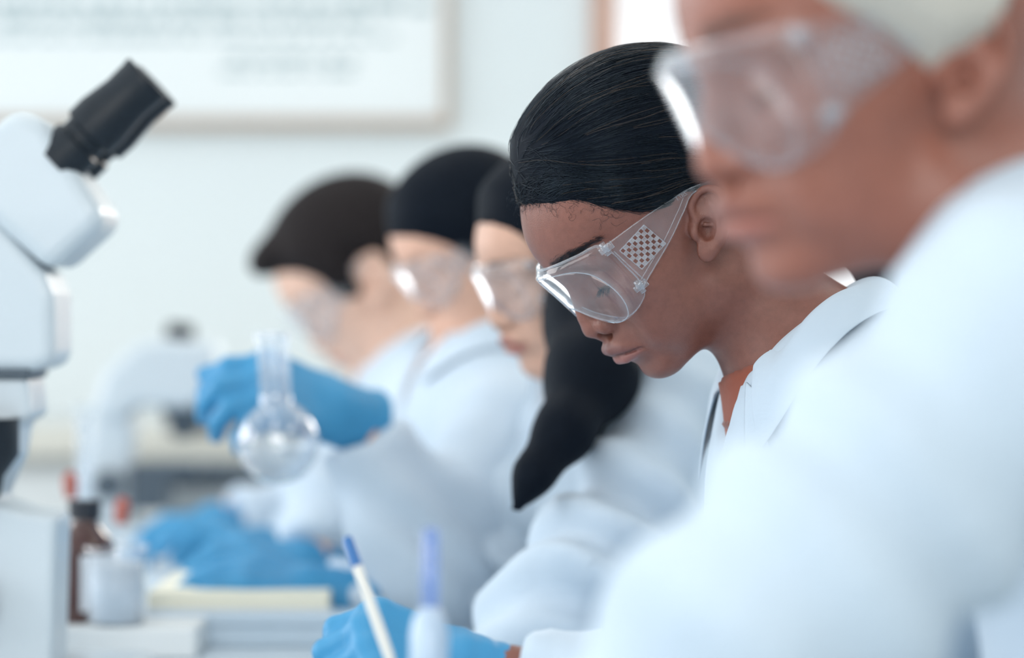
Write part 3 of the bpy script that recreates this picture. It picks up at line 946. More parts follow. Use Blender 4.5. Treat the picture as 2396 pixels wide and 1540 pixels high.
# ------------------------------------------------------------------ the room
MAT['wall'] = plain('wall_pale_paint', hexc(219, 229, 233), 0.9, noise=0.015, nscale=3)
MAT['floor'] = plain('floor_vinyl', hexc(186, 196, 200), 0.5, noise=0.05, nscale=12)
MAT['ceiling'] = plain('ceiling_white', hexc(238, 240, 240), 0.9, noise=0.01)
MAT['board_white'] = plain('board_white_gloss', hexc(226, 234, 237), 0.4, noise=0.01)
MAT['board_print'] = plain('board_print_grey', hexc(158, 178, 184), 0.8, noise=0.1)
MAT['board_frame'] = plain('board_frame_taupe', hexc(176, 162, 150), 0.5)
MAT['window_wood'] = plain('window_frame_wood', hexc(186, 150, 134), 0.6, noise=0.1, nscale=8)
MAT['bench'] = plain('bench_top_pale', hexc(206, 220, 230), 0.35, noise=0.03, nscale=6)
MAT['cabinet'] = plain('cabinet_white', hexc(226, 232, 234), 0.5, noise=0.02)
MAT['white_enamel'] = plain('microscope_white_enamel', hexc(200, 212, 220), 0.4, noise=0.015, coat=0.2)
MAT['black_rubber'] = plain('black_rubber', (0.008, 0.014, 0.022), 0.45, spec=0.35, noise=0.2)
MAT['dark_grey'] = plain('dark_grey_metal', hexc(70, 84, 96), 0.45, noise=0.1)
MAT['mid_grey'] = plain('mid_grey_metal', hexc(160, 168, 172), 0.4, noise=0.06)
MAT['steel'] = plain('brushed_steel', hexc(190, 196, 200), 0.3, metal=0.8, noise=0.05)
MAT['pane'] = clear_mat('window_glass', haze=0.01, refl=0.6)
MAT['counter'] = plain('counter_top_beige', hexc(206, 206, 198), 0.5, noise=0.04)
def struct(o): o['kind'] = 'structure'; return o
BY = 5.0                                                        # rear wall
WX0, WX1, WZ0, WZ1 = .215, 1.95, 1.14, 2.35                      # window opening in the rear wall
parts = [boxw(-3.2, WX0, BY, BY+.12, 0, 2.8), boxw(WX1, 3.2, BY, BY+.12, 0, 2.8), boxw(WX0, WX1, BY, BY+.12, 0, WZ0), boxw(WX0, WX1, BY, BY+.12, WZ1, 2.8)]
struct(add('wall_back', merge(parts), 'wall'))
struct(add('floor', boxw(-3.2, 3.2, -1.5, BY+.12, -.05, 0), 'floor'))
struct(add('ceiling', boxw(-3.32, 3.32, -1.62, BY+.12, 2.8, 2.9), 'ceiling'))
struct(add('wall_front', merge([boxw(-3.32, -1.5, -1.62, -1.5, 0, 2.8), boxw(1.1, 3.32, -1.62, -1.5, 0, 2.8), boxw(-1.5, 1.1, -1.62, -1.5, 0, 1.3), boxw(-1.5, 1.1, -1.62, -1.5, 2.65, 2.8)]), 'wall'))  # wall behind the camera; its opening is added for the fill light
struct(add('wall_right', boxw(3.2, 3.32, -1.5, BY+.12, 0, 2.8), 'wall'))
lw = [boxw(-3.32, -3.2, -1.5, .1, 0, 2.8), boxw(-3.32, -3.2, 2.4, 2.7, 0, 2.8), boxw(-3.32, -3.2, BY-.2, BY+.12, 0, 2.8),
      boxw(-3.32, -3.2, .1, BY-.2, 0, .95), boxw(-3.32, -3.2, .1, BY-.2, 2.45, 2.8)]
struct(add('wall_left', merge(lw), 'wall'))
def window(name, x0, x1, z0, z1):
    w = empty(name, (x0, BY, z0)); struct(w)
    t = .05
    fr = [boxw(x0-t, x0, BY-.03, BY+.14, z0-t, z1+t), boxw(x1, x1+t, BY-.03, BY+.14, z0-t, z1+t),
          boxw(x0, x1, BY-.03, BY+.14, z1, z1+t), boxw(x0, x1, BY-.05, BY+.14, z0-t, z0)]
    add('window_frame', merge(fr), 'window_wood', w)
    add('window_pane', boxw(x0, x1, BY+.07, BY+.076, z0, z1), 'pane', w)
    return w
window('window_1', WX0, WX1, WZ0, WZ1)
# ceiling lamps (real panels that light the bench)
MAT['lamp_diffuser'], nt, out = new_mat('lamp_diffuser')
em = N(nt, 'ShaderNodeEmission', Color=(1.0, .98, .95, 1), Strength=3.5); nt.links.new(em.outputs[0], out.inputs[0])
for i, (x, y) in enumerate(((-.6, 1.2), (-.6, 3.2), (1.4, 1.2), (1.4, 3.2))):
    side = ('left', 'right')[x > 0]; dep = ('near the camera', 'near the rear wall')[y > 2]
    t = empty('ceiling_lamp', (x, y, 2.74), 'flat white ceiling lamp, %s row, %s' % (side, dep), 'lamp', 'ceiling lamps')
    add('housing', boxw(x-.32, x+.32, y-.62, y+.62, 2.755, 2.80), 'white_enamel', t)
    add('diffuser', boxw(x-.30, x+.30, y-.60, y+.60, 2.745, 2.756), 'lamp_diffuser', t)

# printed wall board
wb = empty('wall_board', (-1.3, BY-.01, 1.56), 'large white wall board with faint rows of grey print', 'board')
X0, X1, Z0, Z1 = -2.0, -.142, 1.575, 2.5
add('panel', boxw(X0, X1, BY-.022, BY-.002, Z0, Z1), 'board_white', wb)
add('frame', merge([boxw(X0-.02, X1+.016, BY-.034, BY-.001, Z0-.022, Z0), boxw(X0-.02, X1+.016, BY-.034, BY-.001, Z1, Z1+.02),
                    boxw(X1, X1+.016, BY-.034, BY-.001, Z0, Z1), boxw(X0-.02, X0, BY-.034, BY-.001, Z0, Z1)]), 'board_frame', wb)
rr = random.Random(3)
rowsP = []
for z, xa, xb, h in ((1.795, -1.10, -.21, .022), (1.765, -1.05, -.30, .014), (1.735, -1.08, -.26, .012), (1.69, -.58, -.34, .012), (1.665, -.60, -.38, .010), (1.86, -1.1, -.22, .03), (1.95, -1.1, -.3, .02)):
    x = xa
    while x < xb:
        w = rr.uniform(.015, .06)
        rowsP.append(boxw(x, x+w, BY-.024, BY-.0215, z, z+h*rr.uniform(.7, 1.15))); x += w + rr.uniform(.006, .018)
add('print', merge(rowsP), 'board_print', wb)

# bench along which everybody sits, turned a little
BENCH_Z = 0.80; BT = math.radians(9)
bench = empty('lab_bench', (-.55, 2.6, 0), 'long white lab bench that the people sit along', 'bench')
def brot(vf):
    vs, fs = vf; c, s_ = math.cos(BT), math.sin(BT)
    return [((x)*c - (y)*s_ + .34, (x)*s_ + (y)*c, z) for x, y, z in [tuple(v) for v in vs]], fs
add('top', brot(boxw(-1.5, .0, 1.0, 4.0, BENCH_Z-.035, BENCH_Z)), 'bench', bench, bev=.004)
for i in range(3):
    y0 = 1.1 + i*.96
    u = add('cabinet', brot(boxw(-1.4, -.45, y0, y0+.95, .08, BENCH_Z-.035)), 'cabinet', bench, bev=.003)
    add('door', brot(boxw(-.45, -.432, y0+.02, y0+.93, .12, BENCH_Z-.07)), 'cabinet', u, bev=.002)
add('plinth', brot(boxw(-1.38, -.47, 1.1, 3.98, 0, .08)), 'mid_grey', bench)

# rear counter against the wall
cn = empty('wall_counter', (-1.0, 4.7, 0), 'beige topped counter against the rear wall', 'counter')
add('top', boxw(-2.4, .15, 4.35, 4.98, .905, .945), 'counter', cn, bev=.004)
for i in range(4):
    u = add('cabinet', boxw(-2.38+i*.63, -2.38+i*.63+.62, 4.40, 4.98, .0, .905), 'cabinet', cn, bev=.003)
    add('door', boxw(-2.37+i*.63, -2.38+i*.63+.61, 4.382, 4.40, .06, .88), 'cabinet', u, bev=.002)

FW = (-math.cos(math.radians(10)), -math.sin(math.radians(10)), 0)
def near_left(yaw): return V(math.sin(math.radians(yaw)), -math.cos(math.radians(yaw)), 0)
# ================================================================== person in focus
L2 = near_left(16)
head2 = Head(npv(at(1648, 530, 1.90)) - L2*0.070, 38, 16, forehead=3, lip=1.06, nosew=1.0)
J2 = sit(dict(neck=at(1898, 845, 1.97), chest=(.285, 1.97, .960), pelvis=(.30, 1.97, .70),
     shl=(.315, 1.80, 1.025), shr=(.285, 2.14, 1.025), ell=at(1690, 1740, 1.70), elr=at(1720, 1700, 2.22),
     wrl=at(1195, 1600, 1.74), wrr=at(1290, 1700, 2.10), gll=at(850, 1490, 1.72)), FW)
body2 = Body(head2, J2, seed=4, neck_r=0.052, fwd=FW, shirt_h=-.012)
p2 = build_person('person in sharp focus, head bowed, pale lab coat over a rust shirt', body2, 'skin_dark',
                  fine=0.0019, coat_res=0.011, coat_fine=(V(.10, 1.75, .85), V(.50, 2.15, 1.22), .0055))
collar(body2, p2)
leaf('lapel', body2, ([at(1752, 896, 1.90), at(1722, 985, 1.88), at(1706, 1050, 1.87), at(1694, 1180, 1.86)],
                      [at(1794, 925, 1.88), at(1792, 965, 1.87), at(1800, 1050, 1.85), at(1788, 1190, 1.83)]), 24, 8, .0035, 'coat', p2)
line2 = hairline_fn([(110, 106), (97, 99), (92, 94.5), (82, 86), (66, 76), (50, 54), (34, 38), (14, 30), (2, 33), (-8, 30), (-30, 2), (-60, -35), (-110, -50)])
hair2 = hair_sdf(head2, line2, 16.0, ramp=75)
gog2 = goggles(head2, 'clear safety goggles on the person in sharp focus, with vented side arms')
R2 = 0.16
v, q = surface(hair2, *bounds_axes(head2.world((-5, 0, 50)) - R2, head2.world((-5, 0, 50)) + R2, 0.0028), margin=0.02)
hair_o2 = mesh_obj('hair', v, q, 'hair_black', p2)
rng = np.random.default_rng(5)
Qv = head2.local(v)
tie = head2.world((-104, 0, 22))
over = Qv[:, 2] - line2(Qv[:, 0])
near_line = np.nonzero((over < 9) & (Qv[:, 0] > -5) & (over > 0))[0]
whole = np.nonzero((over > 6))[0]
st = np.concatenate([v[rng.choice(near_line, 3200)], v[rng.choice(whole, 3800)]])
st = st + rng.standard_normal(st.shape).astype(np.float32)*0.0012
wob = rng.standard_normal((len(st), 3)).astype(np.float32)*0.10
def toward_tie(P, i):
    t = tie - P
    dist = np.linalg.norm(t, axis=1, keepdims=True)
    t = t/dist
    return t + wob*np.sin(i*0.5 + wob[:, :1]*30)*np.clip(dist/0.05, 0, 1)
paths = grow_strands(hair2, st, toward_tie, 30, 0.0075, rng, lift=0.0004, jitter=0.0007)
taper = np.linspace(1, .6, 30)[None, :]*np.ones((len(st), 1))
taper[:, 0] = .4
sv, sf = tubes(paths, (0.00016 + 0.00012*rng.random((len(st), 1)))*taper)
so = mesh_obj('hair_strands', sv, sf, 'hair_strand', hair_o2); so['kind'] = 'stuff'
sel = rng.choice(len(paths), 260, replace=False)
fp = paths[sel].copy()
d_, g_n = grad(hair2, fp.reshape(-1, 3)); fp = (fp.reshape(-1, 3) + g_n*.0012).reshape(fp.shape)
st_n = np.linspace(0, 29, 18).astype(int)
fv, ff = tubes(fp[:, st_n], np.full((260, 18), .00012))
o_ = mesh_obj('lighter_strands', fv, ff, 'hair_light', hair_o2); o_['kind'] = 'stuff'
# loose baby hairs at the hairline, curls at the front
cand = np.nonzero((over < 4) & (over > -2) & (Qv[:, 0] > 44))[0]
bs = v[rng.choice(cand, 64)]
bdir = rng.standard_normal((64, 3)).astype(np.float32)*.55
def baby(P, i):
    Q = head2.local(P); d = np.zeros_like(Q); d[:, 0] = .10; d[:, 2] = -.75 + .12*i
    d[:, 0] -= .10*i
    w = d @ head2.R.T
    a = i*.55 + bdir[:, 0]*6
    return (w + bdir*np.stack([np.sin(a), np.cos(a), np.sin(a*1.3)], 1)).astype(np.float32)
bp_ = grow_strands(lambda P: np.minimum(hair2(P), head2.sdf(P)), bs, baby, 12, .0015, rng, lift=.0006, jitter=.0004)
bv, bf = tubes(bp_, np.linspace(.00011, .00004, 12)[None, :]*np.ones((64, 1)))
o_ = mesh_obj('baby_hairs', bv, bf, 'hair_strand', hair_o2); o_['kind'] = 'stuff'
cand = np.nonzero((over < 22) & (over > 1) & (Qv[:, 0] > 80) & (np.abs(Qv[:, 1]) < 30))[0]
cs = v[rng.choice(cand, 64)]; _, cg = grad(hair2, cs)
tt_ = np.linspace(0, 1, 12); ph = rng.random(64)*6.28; am = .002 + .0025*rng.random(64); ln = .004 + .010*rng.random(64)
U_ = head2.R[:, 2]; L_ = head2.R[:, 1]
cp = cs[:, None, :] + cg[:, None, :]*(ln[:, None]*tt_[None, :])[..., None] + (am[:, None]*np.sin(ph[:, None] + tt_*7)*tt_)[..., None]*U_ + (am[:, None]*np.cos(ph[:, None] + tt_*6)*tt_)[..., None]*L_ - (ln[:, None]*.6*tt_**2)[..., None]*U_
bv, bf = tubes(cp.astype(np.float32), np.linspace(.00012, .00005, 12)[None, :]*np.ones((64, 1)))
o_ = mesh_obj('front_curls', bv, bf, 'hair_strand', hair_o2); o_['kind'] = 'stuff'
# eyebrows and lashes
def feature_hairs(name, n, root_fn, dir_fn, length, rad, seed):
    r = np.random.default_rng(seed); t = np.linspace(0, 1, 6)
    q0 = np.array([root_fn(r) for _ in range(n)], np.float32); dd = np.array([dir_fn(q, r) for q in q0], np.float32)
    w0 = head2.world(q0)
    for _ in range(4):
        d, g = grad(head2.sdf, w0); w0 = w0 - d[:, None]*g
    wd = dd @ head2.R.T; wd /= np.linalg.norm(wd, axis=1, keepdims=True)
    l = (length*(.6 + .6*r.random(n)))[:, None, None]
    P = w0[:, None, :] + wd[:, None, :]*l*t[None, :, None] + g[:, None, :]*(.0008*t*(1-t)*3)[None, :, None]
    vv, ff = tubes(P.astype(np.float32), np.linspace(rad, rad*.35, 6)[None, :]*np.ones((n, 1)))
    o = mesh_obj(name, vv, ff, 'hair_strand', p2); o['kind'] = 'stuff'; return o
for sg in (1, -1):
    def br(r, sg=sg):
        l = 12 + 40*r.random(); return (100 - .012*l*l, sg*l, 42.0 + 3*math.sin((l-10)/42*2.4) + r.normal()*(2.2 - .03*(l-12)))
    feature_hairs('eyebrow', 420, br, lambda q, r, sg=sg: (-.45 + .1*r.normal(), sg*.9, .15 + .15*r.normal() - .3*(abs(q[1]) > 34)), .0075, .00013, 3)
    def la(r, sg=sg):
        l = 20 + 24*r.random(); return (92 - .004*(l-30)**2, sg*l, 4.6)
    feature_hairs('eyelashes', 90, la, lambda q, r, sg=sg: (.8, sg*.25*(abs(q[1])-28)/12, -.55 + .1*r.normal()), .0065, .00014, 4)
# ponytail hanging behind the neck
pt = [head2.world((-100, 0, 18)), head2.world((-122, 0, -10)), npv(at(2035, 560, 2.03)), npv(at(2062, 640, 2.02)), npv(at(2052, 700, 1.99)), npv(at(2040, 735, 1.96))]
rows = [(*p, r) for p, r in zip(pt, (.020, .026, .026, .02, .012, .004))]
fnp = lambda P: chain(P, rows, .01) + .002*noise3(P, 160, 2)
pp = np.array(pt)
v, q = surface(fnp, *bounds_axes(pp.min(0)-.04, pp.max(0)+.04, .004))
mesh_obj('ponytail', v, q, 'hair_black', p2)
gl2, tips2 = glove(p2, npv(at(1140, 1590, 1.74)), npv(at(850, 1490, 1.72)) - npv(at(1140, 1590, 1.74)), (-.1, -.55, .8), True, curls=[(50, 55, 30), (58, 60, 30), (64, 60, 30), (66, 60, 30)], thumb=(34, -42))
w2 = npv(J2['wrr']); glove(p2, w2, w2 - npv(J2['elr']), (-.1, -.3, .9), False, curl=(30, 35, 20), thumb=(32, -30), res=.006)

# ================================================================== man with pale cropped hair, nearest
L1 = near_left(18)
head1 = Head(npv(at(2088, 200, 1.36)), 12, 18, scale=1.12, lip=1.05, nosew=1.1, forehead=0, ear_tilt=20)
J1 = sit(dict(neck=at(2350, 520, 1.40), chest=(.40, 1.39, .975), pelvis=(.43, 1.40, .70),
     shl=at(2430, 800, 1.21), shr=(.36, 1.57, 1.05), ell=at(1850, 1420, 1.17), elr=(.20, 1.62, .90),
     wrl=at(1420, 1760, 1.22), wrr=(.02, 1.55, .86)), FW)
body1 = Body(head1, J1, seed=9, fold=1.3, bulk=1.06, neck_r=0.058, fwd=FW)
p1 = build_person('nearest person, strongly blurred, in pale lab coat, looking down to the left', body1, 'skin_brown', shirt=None, fine=0.004, coarse=.015, coat_res=0.011)
collar(body1, p1, r_in=.068, stand=.03)
line1 = hairline_fn([(110, 100), (92, 88), (75, 66), (55, 42), (35, 26), (10, 0), (-20, 0), (-34, 30), (-50, 60), (-70, 95), (-110, 120)])
hair1 = hair_sdf(head1, line1, 15.0, ramp=26)
c1 = head1.world((-5, 0, 55))
v, q = surface(hair1, *bounds_axes(c1 - .15, c1 + .15, .005))
mesh_obj('hair', v, q, 'hair_pale', p1)
gh1 = Head(head1.world((0, 0, 4)), 18, 18, scale=1.12)
goggles(gh1, 'clear safety goggles on the nearest blurred person', text=False)

for a, lf in (('l', True), ('r', False)):
    w1 = npv(J1['wr'+a]); glove(p1, w1, w1 - npv(J1['el'+a]), (-.1, -.3, .9), lf, curl=(30, 35, 20), thumb=(32, -30), res=.006, scale=1.08)
# ================================================================== woman with long loose black hair
L3 = near_left(20)
head3 = Head(npv(at(1352, 648, 2.54)), 17, 20, scale=.95)
J3 = sit(dict(neck=at(1440, 830, 2.56), chest=(.16, 2.55, .955), pelvis=(.19, 2.56, .70),
     shl=at(1590, 985, 2.38), shr=(.10, 2.73, 1.03), ell=at(1400, 1330, 2.27), elr=at(1060, 1420, 2.72),
     wrl=at(1120, 1640, 2.26), wrr=at(770, 1385, 2.66), glr=at(560, 1335, 2.66), gll=at(900, 1690, 2.26)), FW)
body3 = Body(head3, J3, seed=14, fwd=FW, fold=2.6)
p3 = build_person('person in white lab coat sitting directly behind the person in sharp focus', body3, 'skin_tan', shirt=None, fine=0.0042, coarse=.016, coat_res=0.010)
collar(body3, p3)
line3 = hairline_fn([(110, 96), (94, 88), (82, 78), (66, 60), (50, 38), (34, 20), (14, 0), (2, -30), (-30, -60), (-60, -70), (-110, -80)])
lock_pts = [head3.world((10, 72, 40)), npv(at(1395, 760, 2.40)), npv(at(1385, 880, 2.33)), npv(at(1320, 1010, 2.27)), npv(at(1250, 1110, 2.24)), npv(at(1205, 1195, 2.23))]
lock_r = (.042, .046, .040, .023, .013, .004)
lk = [(*p, r) for p, r in zip(lock_pts, lock_r)]
lock2 = [head3.world((-40, 60, 30)), npv(at(1420, 760, 2.48)), npv(at(1430, 920, 2.42)), npv(at(1370, 1010, 2.36))]
lk2 = [(*p, r) for p, r in zip(lock2, (.06, .055, .04, .012))]
hs3 = hair_sdf(head3, line3, 13.0, ramp=60)
def hair3(P):
    d = hs3(P)
    d = smin(d, chain(P, lk, .03) + .0015*noise3(P, 60, 4), .03)
    return smin(d, chain(P, lk2, .03) + .0015*noise3(P, 60, 5), .03)
ap = np.array(lock_pts + lock2 + [head3.world((-105, 0, 60)), head3.world((100, 0, 120)), head3.world((0, -80, 155))])
v, q = surface(hair3, *bounds_axes(ap.min(0)-.07, ap.max(0)+.07, .006))
mesh_obj('hair', v, q, 'hair_black', p3)
goggles(head3, 'clear safety goggles on the person just behind the one in focus', text=False)

w3 = npv(at(770, 1385, 2.66))
glove(p3, w3, npv(at(560, 1335, 2.66)) - w3, (-.1, -.4, .9), False, curl=(14, 22, 15), thumb=(35, -20), res=.0045)
w3 = npv(at(1105, 1645, 2.26))
glove(p3, w3, npv(at(900, 1690, 2.26)) - w3, (-.1, -.4, .9), True, curl=(25, 30, 20), thumb=(35, -20), res=.006)
# ================================================================== woman with tied black hair holding a flask
head4 = Head(npv(at(1130, 600, 2.97)), 30, 18, scale=.95, forehead=-4)
J4 = sit(dict(neck=at(1145, 835, 2.99), chest=(-.01, 2.99, .945), pelvis=(.01, 2.99, .70),
     shl=at(1200, 1030, 2.80), shr=at(1020, 960, 3.16), ell=at(1000, 1330, 2.68), elr=at(800, 1130, 3.06),
     wrl=at(842, 1000, 2.66), wrr=at(738, 1318, 2.92), gll=at(660, 905, 2.60), glr=at(520, 1275, 2.84)), FW)
body4 = Body(head4, J4, seed=21, fwd=FW, sleeve=1.08)
p4 = build_person('person in white lab coat raising a round flask in a blue glove', body4, 'skin_tan', shirt=None, fine=0.0045, coarse=.016, coat_res=0.010)
collar(body4, p4, stand=.035)
line4 = hairline_fn([(110, 90), (94, 80), (82, 72), (66, 58), (50, 40), (34, 12), (14, 6), (4, 28), (-30, 2), (-60, -35), (-110, -50)])
hs4 = hair_sdf(head4, line4, 9.0, ramp=60)
bun = head4.world((-108, 0, 40))
hair4 = lambda P: smin(hs4(P), sph(P, bun, .036) + .003*noise3(P, 150, 2), .015)
c4 = head4.world((-20, 0, 50))
v, q = surface(hair4, *bounds_axes(c4 - .18, c4 + .18, .006))
mesh_obj('hair', v, q, 'hair_black', p4)
goggles(head4, 'clear safety goggles on the person raising the round flask', text=False)
wl = npv(at(822, 978, 2.66))
glove(p4, wl, npv(at(655, 918, 2.60)) - wl, (.1, -.75, .6), True, curls=[(40, 45, 20), (45, 50, 25), (48, 50, 25), (50, 50, 25)], thumb=(30, -28), res=.0042, scale=1.25, cuff=.022)
wr = npv(at(735, 1325, 2.92))
glove(p4, wr, npv(at(520, 1275, 2.84)) - wr, (-.1, -.5, .85), False, curls=[(12, 20, 15), (18, 24, 15), (24, 26, 15), (28, 28, 20)], thumb=(40, -30), res=.0042, scale=1.08)

# ================================================================== man with short brown hair
head5 = Head(npv(at(872, 660, 3.36)) - near_left(4)*0.072, 40, 4, scale=1.10, lip=.9, ear=1.1)
J5 = sit(dict(neck=at(985, 900, 3.44), chest=(-.11, 3.44, .955), pelvis=(-.09, 3.44, .70),
     shl=(-.07, 3.28, 1.03), shr=(-.13, 3.62, 1.03), ell=(-.20, 3.24, .86), elr=(-.26, 3.64, .86),
     wrl=at(650, 1300, 3.18), wrr=(-.42, 3.54, .86), gll=at(480, 1228, 3.10)), FW)
body5 = Body(head5, J5, seed=33, bulk=1.05, fwd=FW, neck_r=.056)
MAT['shirt_navy'] = cloth_mat('shirt_navy_cotton', hexc(38, 46, 66))
p5 = build_person('farthest person along the bench, head bowed low beside the raised flask', body5, 'skin_fair', shirt='shirt_navy', fine=0.0045, coarse=.016, coat_res=0.012)
collar(body5, p5)
line5 = hairline_fn([(112, 98), (100, 93), (90, 88), (76, 78), (62, 66), (50, 44), (45, 8), (24, -6), (17, 0), (10, 28), (-10, 34), (-26, 8), (-50, -22), (-110, -50)])
quiff = lambda Q, d: smin(d, ell(Q, (74, 0, 110), (36, 44, 24)), 12)
hair5 = hair_sdf(head5, line5, 11.0, ramp=40, vol=quiff)
c5 = head5.world((-5, 0, 55))
v, q = surface(hair5, *bounds_axes(c5 - .17, c5 + .17, .006))
mesh_obj('hair', v, q, 'hair_brown', p5)
goggles(head5, 'clear safety goggles on the farthest person along the bench', text=False)
w5r = V(-.42, 3.54, .86)
glove(p5, w5r, w5r - npv(J5['elr']), (0, 0, 1), False, curl=(25, 30, 20), res=.006)
w5 = npv(at(640, 1290, 3.17))
glove(p5, w5, npv(at(480, 1228, 3.10)) - w5, (-.1, -.4, .9), True, curl=(25, 30, 20), thumb=(35, -20), res=.0045)

# ------------------------------------------------------------------ stools
for pb, who in ((J1, 'nearest blurred person'), (J2, 'person in sharp focus'), (J3, 'person just behind the one in focus'), (J4, 'person raising the flask'), (J5, 'farthest person')):
    x, y, z = [float(t) for t in npv(pb['pelvis'])]
    s_ = empty('lab_stool', (x, y, 0), 'round grey lab stool under the %s' % who, 'stool', 'lab stools along the bench')
    auto(add('seat', lathe([(.02, -.045), (.165, -.045), (.18, -.03), (.18, -.012), (.165, 0), (.02, 0)], (x, y, z-.14)), 'dark_grey', s_))
    auto(add('post', lathe([(.022, 0), (.022, z-.18)], (x, y, .0)), 'steel', s_))
    auto(add('foot_ring', path_tube([(x+.17*math.cos(a), y+.17*math.sin(a), .24) for a in np.linspace(0, 2*math.pi, 32, endpoint=False)], .009, 8, True), 'steel', s_))
    for k in range(5):
        a = 2*math.pi*k/5
        auto(add('leg', path_tube([(x, y, .06), (x+.15*math.cos(a), y+.15*math.sin(a), .05), (x+.25*math.cos(a), y+.25*math.sin(a), .014)], [.018, .015, .012], 8), 'steel', s_))

# ------------------------------------------------------------------ near microscope, at the left edge
D1 = 2.32
def pxz(pts, d):
    return [(float(at(x, y, d).x), float(at(x, y, d).z)) for x, y in pts]
mi = empty('microscope', (float(at(-60, 0, D1).x), D1, BENCH_Z), 'large white microscope with black eyepiece at the left edge', 'microscope', 'white microscopes')
add('head', prism(pxz([(-150, 420), (60, 268), (130, 290), (275, 520), (140, 640), (-60, 470), (-160, 520)], D1), D1-.055, D1+.055), 'white_enamel', mi, bev=.016)
add('neck', prism(pxz([(-220, 560), (0, 500), (130, 645), (150, 690), (150, 850), (100, 866), (-220, 866)], D1), D1-.05, D1+.05), 'white_enamel', mi, bev=.012)
add('joint_band', prism(pxz([(-220, 862), (92, 862), (88, 884), (-220, 884)], D1), D1-.046, D1+.046), 'dark_grey', mi, bev=.002)
add('arm', prism(pxz([(-260, 880), (86, 880), (96, 975), (62, 985), (50, 1060), (5, 1165), (80, 1190), (150, 1200), (140, 1570), (-260, 1570)], D1), D1-.042, D1+.042), 'white_enamel', mi, bev=.010)
add('base', prism(pxz([(-420, 1550), (330, 1550), (340, 1598), (-430, 1598)], D1), D1-.10, D1+.10), 'white_enamel', mi, bev=.012)
ob = npv(at(20, 985, D1)); 
auto(add('turret', lathe([(.01, .004), (.040, .004), (.040, -.03), (.026, -.05), (.022, -.07), (.010, -.075)], ob + V(-.02, -.05, 0)), 'black_rubber', mi))
for dy in (-.032, .032):
    a0 = npv(at(182, 355, D1)) + V(0, dy, 0); a1 = npv(at(358, 190, D1)) + V(0, dy, 0)
    axd = a1 - a0; Lg = float(np.linalg.norm(axd))
    prof = [(.004, -.02), (.0255, -.02), (.0258, .008), (.0222, .010), (.0225, .020), (.0275, .023), (.0280, .040), (.0262, .055), (.0245, .070), (.0252, Lg-.008), (.0262, Lg-.003), (.0250, Lg), (.016, Lg), (.013, Lg-.006), (.002, Lg-.006)]
    auto(add('eyepiece', lathe(prof, a0, axd, 40), 'black_rubber', mi), 50)
auto(add('focus_knob', lathe([(.004, -.075), (.028, -.075), (.030, -.07), (.030, -.052), (.015, -.050), (.015, -.04)], npv(at(-60, 1400, D1)), (0, 1, 0)), 'dark_grey', mi))

# ------------------------------------------------------------------ far microscope
D2 = 3.75
m2 = empty('microscope', (float(at(300, 0, D2).x), D2, BENCH_Z), 'smaller blurred white microscope in the background beside the flask', 'microscope', 'white microscopes')
add('head', prism(pxz([(225, 960), (255, 870), (330, 800), (400, 792), (515, 800), (520, 930), (440, 955), (330, 948), (290, 990)], D2), D2-.05, D2+.05), 'white_enamel', m2, bev=.014)
add('arm', prism(pxz([(225, 955), (300, 940), (320, 1010), (312, 1100), (318, 1230), (180, 1230), (205, 1080)], D2), D2-.035, D2+.035), 'white_enamel', m2, bev=.012)
add('base', prism(pxz([(170, 1225), (480, 1225), (488, 1282), (160, 1282)], D2), D2-.08, D2+.08), 'white_enamel', m2, bev=.010)
add('stage', prism(pxz([(318, 1082), (470, 1082), (470, 1106), (405, 1112), (392, 1190), (318, 1190)], D2), D2-.06, D2+.06), 'dark_grey', m2, bev=.003)
auto(add('eyepiece', lathe([(.003, -.01), (.021, -.01), (.023, .004), (.022, .018), (.016, .022), (.003, .022)], npv(at(420, 790, D2)), (.12, 0, 1)), 'black_rubber', m2))
auto(add('turret', lathe([(.004, 0), (.034, 0), (.034, -.012), (.018, -.03), (.014, -.05), (.004, -.05)], npv(at(430, 950, D2))), 'dark_grey', m2))
auto(add('focus_knob', lathe([(.003, -.06), (.022, -.06), (.022, -.04), (.010, -.036), (.010, -.03)], npv(at(265, 1130, D2)), (0, 1, 0)), 'dark_grey', m2))
# instrument on the rear counter
rc = empty('lab_instrument', tuple(at(560, 0, 4.5).xy) + (.945,), 'grey boxy instrument on the rear counter behind the flask', 'instrument')
add('body', prism(pxz([(520, 1000), (820, 1000), (820, 1012), (840, 1012), (840, 1014), (520, 1014)], 4.5), 4.45, 4.62), 'mid_grey', rc, bev=.003)
add('case', prism(pxz([(400, 975), (560, 962), (575, 1012), (395, 1012)], 4.5), 4.45, 4.62), 'dark_grey', rc, bev=.01)

gi = empty('benchtop_centrifuge', tuple(at(530, 0, 3.95).xy) + (BENCH_Z,), 'low grey machine with dark lid behind the far microscope', 'machine')
zb = BENCH_Z
g0, g1 = float(at(392, 0, 3.95).x), float(at(690, 0, 3.95).x); gz1 = float(at(0, 1138, 3.95).z); gz2 = float(at(0, 1085, 3.95).z)
add('case', boxw(g0, g1, 3.90, 4.06, zb, gz1), 'mid_grey', gi, bev=.012)
add('lid', prism([(g0, gz1), (g1, gz1), (g1, gz2-.008), (g0+.03, gz2), (g0, gz2-.012)], 3.905, 4.055), 'dark_grey', gi, bev=.01)
